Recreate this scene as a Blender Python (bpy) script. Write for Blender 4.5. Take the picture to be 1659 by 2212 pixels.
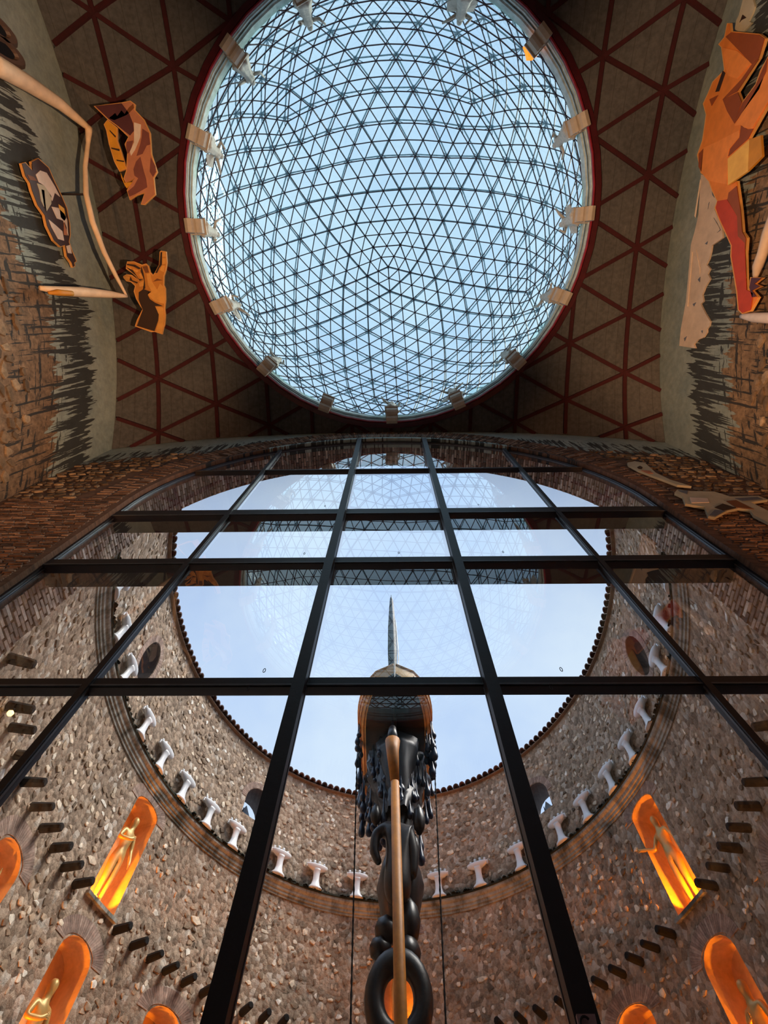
import bpy, bmesh, math, random
import numpy as np
from mathutils import Vector, Matrix
S = bpy.context.scene
COL = S.collection
for o in list(bpy.data.objects): bpy.data.objects.remove(o)
R = math.radians
# ------------------------------------------------------------------ camera
FPX, TH, ROLL, YAW, PCX, PCY = 1070.0068, R(21.46544), R(1.797774), R(2.47), 829.5, 1106.0
def cam_rows():
    s, c = math.sin(TH), math.cos(TH)
    M = np.array([[1,0,0],[0,-c,s],[0,s,c]]); cr, sr = math.cos(ROLL), math.sin(ROLL)
    M = np.array([[cr,sr,0],[-sr,cr,0],[0,0,1]]) @ M
    B = np.array([[math.cos(YAW),math.sin(YAW),0],[-math.sin(YAW),math.cos(YAW),0],[0,0,1]])
    return M @ B
CR = cam_rows()
cd = bpy.data.cameras.new('camera'); cam = bpy.data.objects.new('camera', cd); COL.objects.link(cam)
cd.sensor_fit = 'HORIZONTAL'; cd.sensor_width = 36; cd.lens = FPX/1659*36; cd.clip_end = 500
m = Matrix.Identity(4)
for i in range(3):
    m[i][0], m[i][1], m[i][2] = CR[0][i], CR[1][i], -CR[2][i]
cam.matrix_world = m
S.camera = cam
# ------------------------------------------------------------------ world, exposure
W = bpy.data.worlds.new('sky'); S.world = W; W.use_nodes = True
nt = W.node_tree; nt.nodes.clear()
wo = nt.nodes.new('ShaderNodeOutputWorld'); bg = nt.nodes.new('ShaderNodeBackground')
tc = nt.nodes.new('ShaderNodeTexCoord'); nz = nt.nodes.new('ShaderNodeTexNoise'); cr = nt.nodes.new('ShaderNodeValToRGB')
nz.inputs['Scale'].default_value = 2.2; nz.inputs['Detail'].default_value = 5; nz.inputs['Roughness'].default_value = .55
cr.color_ramp.elements[0].position = .36; cr.color_ramp.elements[0].color = (.45,.62,.94,1)
cr.color_ramp.elements[1].position = .68; cr.color_ramp.elements[1].color = (.70,.84,1,1)
nt.links.new(tc.outputs['Generated'], nz.inputs['Vector']); nt.links.new(nz.outputs['Fac'], cr.inputs['Fac'])
nt.links.new(cr.outputs['Color'], bg.inputs['Color']); nt.links.new(bg.outputs[0], wo.inputs[0])
bg.inputs['Strength'].default_value = 1.08
S.view_settings.view_transform = 'Standard'; S.view_settings.look = 'None'
S.view_settings.exposure = 0.0; S.view_settings.gamma = 1.0; S.view_settings.use_curve_mapping = False
S.cycles.max_bounces = 10; S.cycles.transparent_max_bounces = 24; S.cycles.diffuse_bounces = 5
# ------------------------------------------------------------------ lamps of the hall (warm floodlights low in the room)
def spot(name, loc, target, energy, color, size, blend=.6, radius=.15):
    l = bpy.data.lights.new(name, 'SPOT'); l.energy = energy; l.color = color; l.spot_size = R(size); l.spot_blend = blend; l.shadow_soft_size = radius
    o = bpy.data.objects.new(name, l); COL.objects.link(o); o.location = loc
    o.rotation_euler = (Vector(target)-Vector(loc)).to_track_quat('-Z','Y').to_euler()
    return o
sl = bpy.data.lights.new('veiled_sun', 'SUN'); sl.energy = 4.0; sl.angle = R(30); sl.color = (1,.93,.84)
so = bpy.data.objects.new('veiled_sun', sl); COL.objects.link(so); so.rotation_euler = Vector((math.cos(R(-8)), math.sin(R(-8)), math.tan(R(56)))).to_track_quat('Z','Y').to_euler()
WARM = (1,.60,.32)
spot('flood_light', (4.5,1.2,-.6), (-8.6,-2.2,12.2), 8500, WARM, 46)
spot('flood_light', (-4.5,.6,-.6), (8.6,-2.4,12.2), 9000, WARM, 44)
spot('flood_light', (-7.1,1.9,-1.0), (-7.5,3.6,9.5), 1500, (1,.42,.15), 28)
spot('flood_light', (6.9,1.9,-1.0), (7.3,3.6,9.5), 1700, (1,.42,.15), 28)
spot('flood_light', (-6.4,-1.6,-.9), (-8.4,-1.9,9.6), 1500, (1,.42,.12), 34)
spot('flood_light', (6.2,-.6,-.9), (8.1,-.3,9.6), 1500, (1,.45,.15), 30)
# ------------------------------------------------------------------ geometry helpers
def ray(p):
    p = np.atleast_2d(p).astype(float)
    return np.stack([(p[:,0]-PCX)/FPX, -(p[:,1]-PCY)/FPX, np.ones(len(p))],1) @ CR
def atz(p, z): d = ray(p); return d*(z/d[:,2:3])
def aty(p, y): d = ray(p); return d*(y/d[:,1:2])
def atx(p, x): d = ray(p); return d*(x/d[:,0:1])
def link(o, parent=None):
    COL.objects.link(o)
    if parent is not None:
        o.parent = parent
    return o
def mob(name, V, F, mat, parent=None, smooth=False, tone=None, uv=None, local=False):
    me = bpy.data.meshes.new(name); me.from_pydata([tuple(map(float, v)) for v in V], [], F); me.update()
    mats = mat if isinstance(mat, (list, tuple)) else [mat]
    for k in mats: me.materials.append(k)
    if smooth: me.polygons.foreach_set('use_smooth', [True]*len(me.polygons))
    if tone is not None:
        a = me.attributes.new('tone', 'FLOAT', 'POINT'); a.data.foreach_set('value', np.array(tone, dtype=np.float32))
    if uv is not None:
        l = me.uv_layers.new(name='UVMap'); idx = np.zeros(len(me.loops), dtype=np.int32); me.loops.foreach_get('vertex_index', idx)
        l.data.foreach_set('uv', np.array(uv, dtype=np.float32)[idx].ravel())
    o = bpy.data.objects.new(name, me); link(o, parent)
    if parent is not None and not local:
        o.location = parent.matrix_basis.inverted() @ Vector((0,0,0)) if parent.type == 'EMPTY' else (0,0,0)
    return o
def empty(name, loc=(0,0,0), rz=0, label=None, cat=None, group=None):
    o = bpy.data.objects.new(name, None); COL.objects.link(o); o.location = loc; o.rotation_euler = (0,0,rz)
    o.empty_display_size = .2
    if label: o['label'] = label; o['category'] = cat
    if group: o['group'] = group
    return o
def tag(o, label, cat, group=None):
    o['label'] = label; o['category'] = cat
    if group: o['group'] = group
    return o
def struct(o): o['kind'] = 'structure'; return o
def copy_tree(o, parent=None):
    c = o.copy(); COL.objects.link(c); c.parent = parent
    for ch in list(o.children): copy_tree(ch, c)
    return c
def box(V, F, a, b, M=None):
    k = len(V)
    for x in (a[0], b[0]):
        for y in (a[1], b[1]):
            for z in (a[2], b[2]):
                p = Vector((x,y,z)); V.append(tuple(M @ p) if M is not None else tuple(p))
    for f in ((0,1,3,2),(4,6,7,5),(0,4,5,1),(2,3,7,6),(0,2,6,4),(1,5,7,3)): F.append(tuple(k+i for i in f))
def tube(V, F, pts, rad, n=6, cap=True):
    pts = [Vector(p) for p in pts]; N = len(pts); k0 = len(V)
    rad = rad if hasattr(rad, '__len__') else [rad]*N
    up = None
    for i, p in enumerate(pts):
        d = (pts[min(i+1,N-1)]-pts[max(i-1,0)]).normalized()
        if up is None: up = Vector((0,0,1)) if abs(d.z) < .9 else Vector((1,0,0))
        a = d.cross(up).normalized(); b = a.cross(d).normalized(); up = b
        for j in range(n):
            t = 2*math.pi*j/n; V.append(tuple(p+(a*math.cos(t)+b*math.sin(t))*rad[i]))
    for i in range(N-1):
        for j in range(n):
            F.append((k0+i*n+j, k0+i*n+(j+1)%n, k0+(i+1)*n+(j+1)%n, k0+(i+1)*n+j))
    if cap:
        F.append(tuple(k0+j for j in range(n))[::-1]); F.append(tuple(k0+(N-1)*n+j for j in range(n)))
def lathe(V, F, prof, n=16, c=(0,0,0), fold=0, nf=7, sx=1, sy=1):
    k0 = len(V)
    for r, z in prof:
        for j in range(n):
            t = 2*math.pi*j/n; rr = r*(1+fold*math.sin(nf*t+z*3))
            V.append((c[0]+rr*math.cos(t)*sx, c[1]+rr*math.sin(t)*sy, c[2]+z))
    for i in range(len(prof)-1):
        for j in range(n): F.append((k0+i*n+j, k0+i*n+(j+1)%n, k0+(i+1)*n+(j+1)%n, k0+(i+1)*n+j))
    F.append(tuple(k0+j for j in range(n))[::-1]); F.append(tuple(k0+(len(prof)-1)*n+j for j in range(n)))
def skin_mesh(name, verts, edges, radii, sub=2, root=0):
    me = bpy.data.meshes.new(name); me.from_pydata(verts, edges, []); ob = bpy.data.objects.new(name, me); COL.objects.link(ob)
    md = ob.modifiers.new('s','SKIN'); md.use_smooth_shade = True
    for i, r in enumerate(radii):
        s = me.skin_vertices[0].data[i]; s.radius = r if hasattr(r,'__len__') else (r, r); s.use_root = (i == root)
    sb = ob.modifiers.new('u','SUBSURF'); sb.levels = sub; sb.render_levels = sub
    dg = bpy.context.evaluated_depsgraph_get(); dg.update()
    out = bpy.data.meshes.new_from_object(ob.evaluated_get(dg)); out.name = name
    bpy.data.objects.remove(ob); bpy.data.meshes.remove(me)
    return out
# ------------------------------------------------------------------ materials
class MB:
    def __init__(s, name):
        s.m = bpy.data.materials.new(name); s.m.use_nodes = True; s.t = s.m.node_tree; s.t.nodes.clear()
        s.out = s.n('ShaderNodeOutputMaterial'); s.b = s.n('ShaderNodeBsdfPrincipled'); s.t.links.new(s.b.outputs[0], s.out.inputs[0])
    def n(s, k, **kw):
        q = s.t.nodes.new(k)
        for a, v in kw.items(): setattr(q, a, v)
        return q
    def l(s, a, b): s.t.links.new(a, b)
    def pos(s, sc=(1,1,1)):
        g = s.n('ShaderNodeNewGeometry'); mp = s.n('ShaderNodeMapping'); mp.inputs['Scale'].default_value = sc
        s.l(g.outputs['Position'], mp.inputs[0]); return mp.outputs[0]
    def noise(s, vec, scale, detail=4, rough=.6):
        q = s.n('ShaderNodeTexNoise'); q.inputs['Scale'].default_value = scale; q.inputs['Detail'].default_value = detail; q.inputs['Roughness'].default_value = rough
        if vec is not None: s.l(vec, q.inputs['Vector'])
        return q.outputs['Fac']
    def ramp(s, fac, stops):
        q = s.n('ShaderNodeValToRGB'); e = q.color_ramp.elements
        while len(e) < len(stops): e.new(.5)
        for i, (p, c) in enumerate(stops):
            e[i].position = p; e[i].color = (c[0], c[1], c[2], 1) if hasattr(c,'__len__') else (c,c,c,1)
        s.l(fac, q.inputs['Fac']); return q.outputs['Color']
    def mix(s, fac, a, b, mode='MIX'):
        q = s.n('ShaderNodeMix', data_type='RGBA', blend_type=mode)
        if hasattr(fac,'links'): s.l(fac, q.inputs[0])
        else: q.inputs[0].default_value = fac
        for v, i in ((a,6),(b,7)):
            if hasattr(v,'links'): s.l(v, q.inputs[i])
            else: q.inputs[i].default_value = (*v,1)
        return q.outputs[2]
    def math(s, op, a, b=0, clamp=False):
        q = s.n('ShaderNodeMath', operation=op, use_clamp=clamp)
        for v, i in ((a,0),(b,1)):
            if hasattr(v,'links'): s.l(v, q.inputs[i])
            else: q.inputs[i].default_value = v
        return q.outputs[0]
    def bump(s, h, st=.3, dist=.02):
        q = s.n('ShaderNodeBump'); q.inputs['Strength'].default_value = st; q.inputs['Distance'].default_value = dist
        s.l(h, q.inputs['Height']); s.l(q.outputs[0], s.b.inputs['Normal'])
    def base(s, c):
        if hasattr(c,'links'): s.l(c, s.b.inputs['Base Color'])
        else: s.b.inputs['Base Color'].default_value = (*c,1)
        return s
    def set(s, **k):
        for a, v in k.items(): s.b.inputs[a.replace('_',' ')].default_value = v
        return s
def simple(name, col, rough=.6, metal=0, var=.25, sc=6, bump=.15, coat=0):
    b = MB(name); v = b.noise(b.pos(), sc)
    lo = tuple(c*(1-var) for c in col); hi = tuple(min(1,c*(1+var)) for c in col)
    b.base(b.ramp(v, [(.3,lo),(.7,hi)])).set(Roughness=rough, Metallic=metal)
    b.set(Coat_Weight=coat)
    if bump: b.bump(b.noise(b.pos(), sc*4), bump, .01)
    return b.m
def concrete_mat():
    b = MB('board_marked_concrete'); p = b.pos()
    big = b.noise(p, .5, 5); fine = b.noise(p, 9, 5)
    board = b.noise(b.pos((6,.25,1)), 1.2, 3)
    c = b.ramp(big, [(.3,(.055,.054,.055)),(.7,(.115,.112,.112))])
    c = b.mix(b.math('MULTIPLY', board, .55), c, b.mix(.5,(.05,.04,.035),(.05,.04,.035)))
    c = b.mix(.35, c, b.ramp(fine, [(.35,(.035,.035,.037)),(.65,(.125,.122,.122))]))
    sp = b.n('ShaderNodeSeparateXYZ'); b.l(p, sp.inputs[0])
    fr = b.math('FRACT', b.math('MULTIPLY', sp.outputs[0], 3.1))
    ln = b.math('LESS_THAN', fr, .045)
    c = b.mix(b.math('MULTIPLY', ln, .55), c, (.03,.024,.02))
    streak = b.ramp(b.noise(b.pos((7,.5,1)), 1.6, 6, .75), [(.66,0),(.72,1)])
    c = b.mix(b.math('MULTIPLY', streak, .28), c, (.34,.30,.27))
    b.base(c).set(Roughness=.85); b.bump(b.math('ADD', fine, b.math('MULTIPLY', ln, -1.5)), .4, .015)
    return b.m
def ledge_stain(b, c):
    # black growth where water sits on and runs off the cornice ledge (fixed to the masonry at that height)
    p = b.pos(); sp = b.n('ShaderNodeSeparateXYZ'); b.l(p, sp.inputs[0]); z = sp.outputs[2]
    up = b.math('MULTIPLY', b.math('SUBTRACT', 9.86, z), 2.6, True); ab = b.math('GREATER_THAN', z, 9.3)
    n1 = b.noise(b.pos((3,3,1.2)), 1.4, 5, .75)
    f1 = b.math('MULTIPLY', b.math('MULTIPLY', up, ab), b.ramp(n1, [(.30,.15),(.50,1)]))
    dn = b.math('MULTIPLY', b.math('SUBTRACT', z, 7.7), .62, True); be = b.math('LESS_THAN', z, 9.3)
    n2 = b.noise(b.pos((1.5,1.5,.16)), 1.25, 6, .75)
    f2 = b.math('MULTIPLY', b.math('MULTIPLY', dn, be), b.ramp(n2, [(.50,0),(.66,.9)]))
    f = b.math('MAXIMUM', f1, f2)
    return b.mix(b.math('MULTIPLY', f, .93), c, (.022,.020,.012))
def tone_mat(name, stops, rough=.85, var=7, bumpd=.02, stain=False):
    b = MB(name); a = b.n('ShaderNodeAttribute', attribute_name='tone')
    c = b.ramp(a.outputs['Fac'], stops)
    n = b.noise(b.pos(), var, 6, .7)
    c = b.mix(.8, c, b.mix(1, c, b.ramp(n, [(.25,.25),(.75,1.7)]), 'MULTIPLY'))
    if stain: c = ledge_stain(b, c)
    b.base(c).set(Roughness=rough); b.bump(n, .5, bumpd)
    return b.m
def mortar_mat():
    b = MB('rubble_mortar'); p = b.pos()
    v = b.n('ShaderNodeTexVoronoi'); v.inputs['Scale'].default_value = 8.5; b.l(b.pos((1,1,.8)), v.inputs['Vector'])
    n = b.noise(p, 14, 6, .7); big = b.noise(p, .6, 4)
    c = b.ramp(n, [(.36,(.075,.052,.034)),(.5,(.45,.325,.215)),(.70,(.90,.71,.52))])
    cell = b.n('ShaderNodeSeparateColor'); b.l(v.outputs['Color'], cell.inputs[0])
    sc = b.ramp(cell.outputs[0], [(0,(.16,.10,.065)),(.45,(.50,.345,.24)),(.8,(.70,.51,.37)),(1,(.97,.88,.77))])
    c = b.mix(.62, c, sc)
    c = b.mix(b.math('MULTIPLY', b.ramp(big,[(.35,0),(.7,1)]), .35), c, (.25,.20,.155))
    st = b.ramp(b.noise(b.pos((1.3,1.3,.18)), 1.1, 5, .7), [(.58,0),(.72,1)])
    c = b.mix(b.math('MULTIPLY', st, .5), c, (.06,.045,.028))
    c = ledge_stain(b, c)
    b.base(c).set(Roughness=.9)
    b.bump(b.math('SUBTRACT', n, b.math('MULTIPLY', v.outputs['Distance'], 1.2)), .8, .05)
    return b.m
def mural_mat(name, d1, d2, slope_at, slope_add, stone_c, horiz=False, pk=1.0):
    # plaster under the vault edge, painted hatch strokes hanging below it, bare masonry under that
    b = MB(name); uv = b.n('ShaderNodeUVMap'); sp = b.n('ShaderNodeSeparateXYZ'); b.l(uv.outputs[0], sp.inputs[0])
    U, D = sp.outputs[0], sp.outputs[1]
    def stretched(su, sv, scale, det=3):
        mp = b.n('ShaderNodeMapping'); mp.inputs['Scale'].default_value = (su, sv, 1); b.l(uv.outputs[0], mp.inputs[0]); return b.noise(mp.outputs[0], scale, det, .6)
    finger = stretched(9, .12, 1.0, 2); wide = stretched(1.2, .1, 1, 2)
    body = stretched(11, .5, 1.0, 5); cross = stretched(1.6, 7, 1.0, 4)
    extra = b.math('MULTIPLY', b.ramp(b.math('MULTIPLY', b.math('SUBTRACT', slope_at, U), .8, True), [(0,0),(1,1)]), slope_add)
    Dn = b.math('SUBTRACT', D, extra)
    e1 = b.math('ADD', b.math('MULTIPLY', b.math('SUBTRACT', finger, .5), 1.7), b.math('MULTIPLY', b.math('SUBTRACT', wide, .5), .9))
    Ds = b.math('ADD', Dn, e1)
    start = b.math('GREATER_THAN', Ds, d1)
    dens = b.math('MULTIPLY', b.math('SUBTRACT', d2, Ds), 1.1, True)
    dens = b.math('ADD', b.math('MULTIPLY', dens, .13), .445)
    strk = b.math('MULTIPLY', start, b.math('LESS_THAN', body, dens))
    fade = b.math('LESS_THAN', Ds, d2+1.5)
    crs = b.math('MULTIPLY', b.math('LESS_THAN', cross, .42), b.math('GREATER_THAN', Ds, d2-.5))
    strk = b.math('MULTIPLY', b.math('MAXIMUM', strk, crs), fade)
    fine = b.noise(b.pos(), 6, 6, .65)
    pl = b.ramp(b.noise(b.pos(), .9, 5), [(.3,(.13,.15,.145)),(.5,(.20,.205,.18)),(.72,(.28,.27,.23))])
    pl = b.mix(.4, pl, b.ramp(fine, [(.3,(.09,.105,.105)),(.7,(.27,.28,.26))]))
    if pk != 1.0: pl = b.mix(1, pl, (pk*.9,pk,pk*1.02), 'MULTIPLY')
    stc = b.ramp(b.noise(b.pos((1,1,1)), 7 if not horiz else 5, 6, .7), [(.3,tuple(c*.35 for c in stone_c)),(.6,stone_c),(.8,tuple(c*1.7 for c in stone_c))])
    if horiz:
        mp = b.n('ShaderNodeMapping'); mp.inputs['Scale'].default_value = (1,9,1); b.l(uv.outputs[0], mp.inputs[0])
        cs = b.noise(mp.outputs[0], 1.6, 5, .7)
        stc = b.mix(.6, stc, b.ramp(cs, [(.35,(.05,.022,.012)),(.6,(.24,.11,.06))]))
    c = b.mix(b.math('GREATER_THAN', Ds, d2), pl, stc)
    c = b.mix(b.math('MULTIPLY', strk, .93), c, (.018,.018,.019))
    b.base(c).set(Roughness=.85); b.bump(fine, .5, .03)
    return b.m
def glass_mat(name, tint, k, extra=0.0):
    b = MB(name); b.t.nodes.remove(b.b)
    tr = b.n('ShaderNodeBsdfTransparent'); tr.inputs[0].default_value = (*tint,1)
    gl = b.n('ShaderNodeBsdfGlossy'); gl.inputs['Roughness'].default_value = 0.0; gl.inputs[0].default_value = (.95,.97,1,1)
    lw = b.n('ShaderNodeLayerWeight'); lw.inputs['Blend'].default_value = .5      # Schlick's curve, alike from both sides of the sheet
    fr = b.math('ADD', b.math('MULTIPLY', b.math('POWER', lw.outputs['Facing'], 5), .96), .04)
    mx = b.n('ShaderNodeMixShader'); b.l(b.math('ADD', b.math('MULTIPLY', fr, k), extra, True), mx.inputs[0]); b.l(tr.outputs[0], mx.inputs[1]); b.l(gl.outputs[0], mx.inputs[2])
    b.l(mx.outputs[0], b.out.inputs[0]); return b.m
def moss_stone_mat():
    b = MB('cornice_stone'); p = b.pos()
    c = b.ramp(b.noise(p, 5, 5), [(.3,(.32,.295,.25)),(.7,(.58,.54,.46))])
    st = b.ramp(b.noise(b.pos((1.4,1.4,.25)), 1.6, 5, .7), [(.42,0),(.62,1)])
    c = b.mix(b.math('MULTIPLY', st, .85), c, (.03,.028,.014))
    b.base(c).set(Roughness=.9); b.bump(b.noise(p, 18, 5), .5, .02); return b.m
M_CONC = concrete_mat()
M_RED = simple('dark_red_steel', (.042,.002,.004), .9)
M_RING = simple('maroon_ring_beam', (.065,.006,.011), .4)
M_DRUM = simple('pale_grey_kerb', (.42,.50,.50), .6)
M_DRUMD = simple('dark_gasket', (.08,.11,.11), .6)
M_BAR = simple('dark_glazing_bar', (.045,.016,.02), .4)
M_OBAR = simple('outer_steel_strut', (.26,.36,.42), .5)
M_FRAME = simple('dark_bronze_frame', (.011,.006,.010), .5, .0)
M_FRAMEL = simple('grey_frame_edge', (.10,.10,.11), .4, .2)
M_PANE = glass_mat('window_glass', (.97,.99,1.0), 2.0)
M_DOME = glass_mat('tinted_dome_glass', (.84,.99,.94), .9)
M_MORTAR = mortar_mat()
M_STONE = tone_mat('rubble_stone', [(0,(.17,.115,.075)),(.3,(.45,.32,.21)),(.6,(.68,.51,.36)),(.85,(.93,.79,.61)),(1,(.99,.95,.87))], stain=True)
M_HSTONE = tone_mat('hall_stone', [(0,(.09,.055,.032)),(.5,(.19,.12,.07)),(1,(.36,.25,.16))])
M_BRICK = tone_mat('arch_brick', [(0,(.16,.105,.085)),(.5,(.40,.275,.215)),(.85,(.58,.44,.36)),(1,(.82,.72,.63))])
M_REVEAL_SHADE = simple('shade_toned_reveal', (.10,.07,.055), .9)  # shade inside the openings is put into this darkened plaster colour
M_TILE = tone_mat('terracotta_tile', [(0,(.05,.022,.018)),(1,(.16,.065,.045))], .7)
M_CORN = moss_stone_mat()
M_WHITE = simple('white_ceramic', (.93,.94,.96), .3, var=.02, bump=0)
M_LOG = simple('charred_timber', (.002,.0015,.002), .95, bump=0)
M_GOLD = simple('gilded_figure', (.60,.38,.12), .4, .25, var=.1, bump=0)
M_PLAST = simple('cream_plaster', (.72,.50,.27), .75, var=.15)
M_SCROLL = simple('cream_painted_bracket', (.50,.42,.34), .5, var=.1)
M_HULL = simple('yellow_varnished_hull', (.74,.47,.17), .45, var=.3, sc=3)
M_TAR = simple('black_glossy_tar', (.008,.006,.009), .38, var=.3, coat=.1)
M_TARM = simple('dull_black_tar', (.012,.012,.014), .5)
M_DROP = simple('dark_blue_drop', (.010,.022,.06), .3, var=.3, coat=.2, bump=0)
M_POLE = simple('ochre_painted_pole', (.52,.20,.025), .5, var=.25)
M_FLOOR = simple('pale_stone_floor', (.52,.49,.45), .8)
M_TYRE = simple('black_tyre_rubber', (.009,.008,.010), .4)
M_UMB = simple('dark_umbrella_cloth', (.016,.026,.030), .5, bump=0)
# ------------------------------------------------------------------ hall: vault, walls, floor
XL, XR, YF, YB = -8.23, 7.96, 3.5, -8.6
DCX, DCY, RR = -.031, -2.542, 5.76
def vz(x, y):
    dx, dy = x+.08, y+2.6; r2 = dx*dx+dy*dy
    return 16-.0011*dx*dx*dy*dy*max(0,min(1,(r2-32.5)/max(r2,1e-6)))
hall = struct(bpy.data.objects.new('ceiling', bpy.data.meshes.new('ceiling')))
# slab above the panels
NA, NR = 96, 8; V = []; F = []
for lay in (0, 1):
    for i in range(NA):
        a = 2*math.pi*i/NA; ca, sa = math.cos(a), math.sin(a)
        rm = min([abs(v) for v in ((XR+1.6-DCX)/ca if ca > 1e-6 else 1e9, (XL-1.6-DCX)/ca if ca < -1e-6 else 1e9, (YF+.88-DCY)/sa if sa > 1e-6 else 1e9, (YB-1.2-DCY)/sa if sa < -1e-6 else 1e9)])
        for j in range(NR+1):
            r = RR+.02+(rm-RR-.02)*j/NR; x, y = DCX+r*ca, DCY+r*sa; V.append((x, y, vz(x,y)+.09+lay*.25))
n1 = NA*(NR+1)
for i in range(NA):
    k = (i+1) % NA
    for j in range(NR):
        a, b, c, d = i*(NR+1)+j, k*(NR+1)+j, k*(NR+1)+j+1, i*(NR+1)+j+1
        F.append((a,b,c,d)); F.append((n1+a,n1+d,n1+c,n1+b))
    F.append((i*(NR+1), n1+i*(NR+1), n1+k*(NR+1), k*(NR+1))); F.append((i*(NR+1)+NR, k*(NR+1)+NR, n1+k*(NR+1)+NR, n1+i*(NR+1)+NR))
hall.data.from_pydata(V, [], F); hall.data.materials.append(M_CONC); COL.objects.link(hall)
# lattice nodes of the vault
colx = {-6:-8.7,-5:-7.1,-4:-5.48,-3:-3.92,-2:-2.55,-1:-1.27,0:0,1:1.27,2:2.55,3:3.95,4:5.43,5:7.03,6:8.6}
ph0 = [-10.4,-8.65,-6.95,-5.3,-3.5,-1.75,-.01,1.65,3.17,4.7]; ph1 = [-9.5,-7.8,-6.05,-4.4,-2.62,-.9,.8,2.45,3.95,5.4]
def node(c, k):
    L = ph0 if c % 2 else ph1
    return (colx[c], L[k]) if 0 <= k < len(L) else None
def inside(x, y): return XL < x < XR and YB < y < YF and math.hypot(x-DCX, y-DCY) > RR
edges = []
for c in range(-6, 7):
    for k in range(10):
        a = node(c, k)
        for q in (node(c, k+1), (node(c+1, k) if c < 6 else None), (node(c+1, k+(1 if (c % 2 == 0) else -1)) if c < 6 else None)):
            if a and q: edges.append((a, q))
for a, q in edges:
    pts = [(a[0]+(q[0]-a[0])*t/24, a[1]+(q[1]-a[1])*t/24) for t in range(25)]
    run = []
    for p in pts+[(1e3,1e3)]:
        if inside(*p): run.append(p)
        else:
            if len(run) > 3:
                L = math.hypot(run[-1][0]-run[0][0], run[-1][1]-run[0][1]); tx, ty = (run[-1][0]-run[0][0])/L, (run[-1][1]-run[0][1])/L
                V = []; F = []
                for i, (x, y) in enumerate(run[::2] if len(run) % 2 else run[::2]+[run[-1]]):
                    z = vz(x, y); w = .052
                    for s, dz in ((-1,-.05),(1,-.05),(1,.11),(-1,.11)): V.append((x-ty*w*s, y+tx*w*s, z+dz))
                    if i:
                        k = 4*i
                        for j in range(4): F.append((k-4+j, k-4+(j+1)%4, k+(j+1)%4, k+j))
                F.append((3,2,1,0)); k = len(V)-4; F.append((k,k+1,k+2,k+3))
                mob('ceiling_rib', V, F, M_RED, hall)
            run = []
# triangular concrete panels
def tri_panel(A, B, C):
    n = 8; cx = (A[0]+B[0]+C[0])/3; cy = (A[1]+B[1]+C[1])/3
    ins = .95
    P = [(cx+(p[0]-cx)*ins, cy+(p[1]-cy)*ins) for p in (A,B,C)]
    idx = {}; V = []; F = []; keep = {}
    for i in range(n+1):
        for j in range(n+1-i):
            u, v = i/n, j/n; w = 1-u-v
            x = P[0][0]*w+P[1][0]*u+P[2][0]*v; y = P[0][1]*w+P[1][1]*u+P[2][1]*v
            ok = inside(x, y)
            x2 = min(max(x, XL+.01), XR-.01); y2 = min(max(y, YB+.01), YF-.01)
            r = math.hypot(x2-DCX, y2-DCY)
            if r < RR+.03: s = (RR+.03)/max(r,1e-6); x2 = DCX+(x2-DCX)*s; y2 = DCY+(y2-DCY)*s
            idx[(i,j)] = len(V); V.append((x2, y2, vz(x2,y2))); keep[(i,j)] = ok
    def add(t):
        if any(keep[q] for q in t):
            f = [idx[q] for q in t]; a, b, c = [V[k] for k in f]
            if abs((b[0]-a[0])*(c[1]-a[1])-(b[1]-a[1])*(c[0]-a[0])) > 1e-4: F.append(tuple(f))
    for i in range(n):
        for j in range(n-i):
            add(((i,j),(i+1,j),(i,j+1)))
            if i+j < n-1: add(((i+1,j),(i+1,j+1),(i,j+1)))
    if not F: return
    used = sorted({k for f in F for k in f}); mp = {k:i for i,k in enumerate(used)}; V = [V[k] for k in used]; F = [tuple(mp[k] for k in f) for f in F]
    cnt = {}
    for f in F:
        for i in range(3):
            e = (f[i], f[(i+1)%3]); cnt[tuple(sorted(e))] = cnt.get(tuple(sorted(e)), 0)+1
    n0 = len(V); V2 = V+[(x,y,z+.08) for x,y,z in V]; F2 = list(F)
    for f in F:
        for i in range(3):
            e = (f[i], f[(i+1)%3])
            if cnt[tuple(sorted(e))] == 1: F2.append((e[1], e[0], n0+e[0], n0+e[1]))
    mob('concrete_panel', V2, F2, M_CONC, hall)
for c in range(-6, 6):
    for k in range(10):
        a = node(c,k); up = node(c,k+1)
        if c % 2 == 0:  # right neighbours at k (below) and k+1 (above)
            lo, hi = node(c+1,k), node(c+1,k+1)
            if a and lo and hi: tri_panel(a, lo, hi)
            if a and up and hi: tri_panel(a, hi, up)
        else:
            lo, hi = node(c+1,k-1), node(c+1,k)
            if a and lo and hi: tri_panel(a, lo, hi)
            if a and up and hi: tri_panel(a, hi, up)
# side walls
def wall_grid(name, fixed, axis, lo, hi, mat, thick, n=40, m=24):
    V = []; F = []; uv = []
    for s in (0, 1):
        for i in range(n+1):
            u = lo+(hi-lo)*i/n
            zt = vz(fixed, u) if axis == 'x' else vz(u, fixed)
            zt += .04
            for j in range(m+1):
                z = zt+(-1.6-zt)*j/m
                V.append((fixed+s*thick, u, z) if axis == 'x' else (u, fixed+s*thick, z)); uv.append((u, zt-z))
    N = (n+1)*(m+1)
    for s in (0, 1):
        for i in range(n):
            for j in range(m):
                a = s*N+i*(m+1)+j; F.append((a, a+1, a+m+2, a+m+1))
    return struct(mob(name, V, F, mat, uv=uv))
M_WL = mural_mat('left_mural_wall', 1.35, 2.9, -.3, 1.0, (.24,.145,.085), False, 1.6)
M_WR = mural_mat('right_mural_wall', 1.7, 3.2, -9, 0, (.26,.16,.09), False, 1.25)
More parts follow.
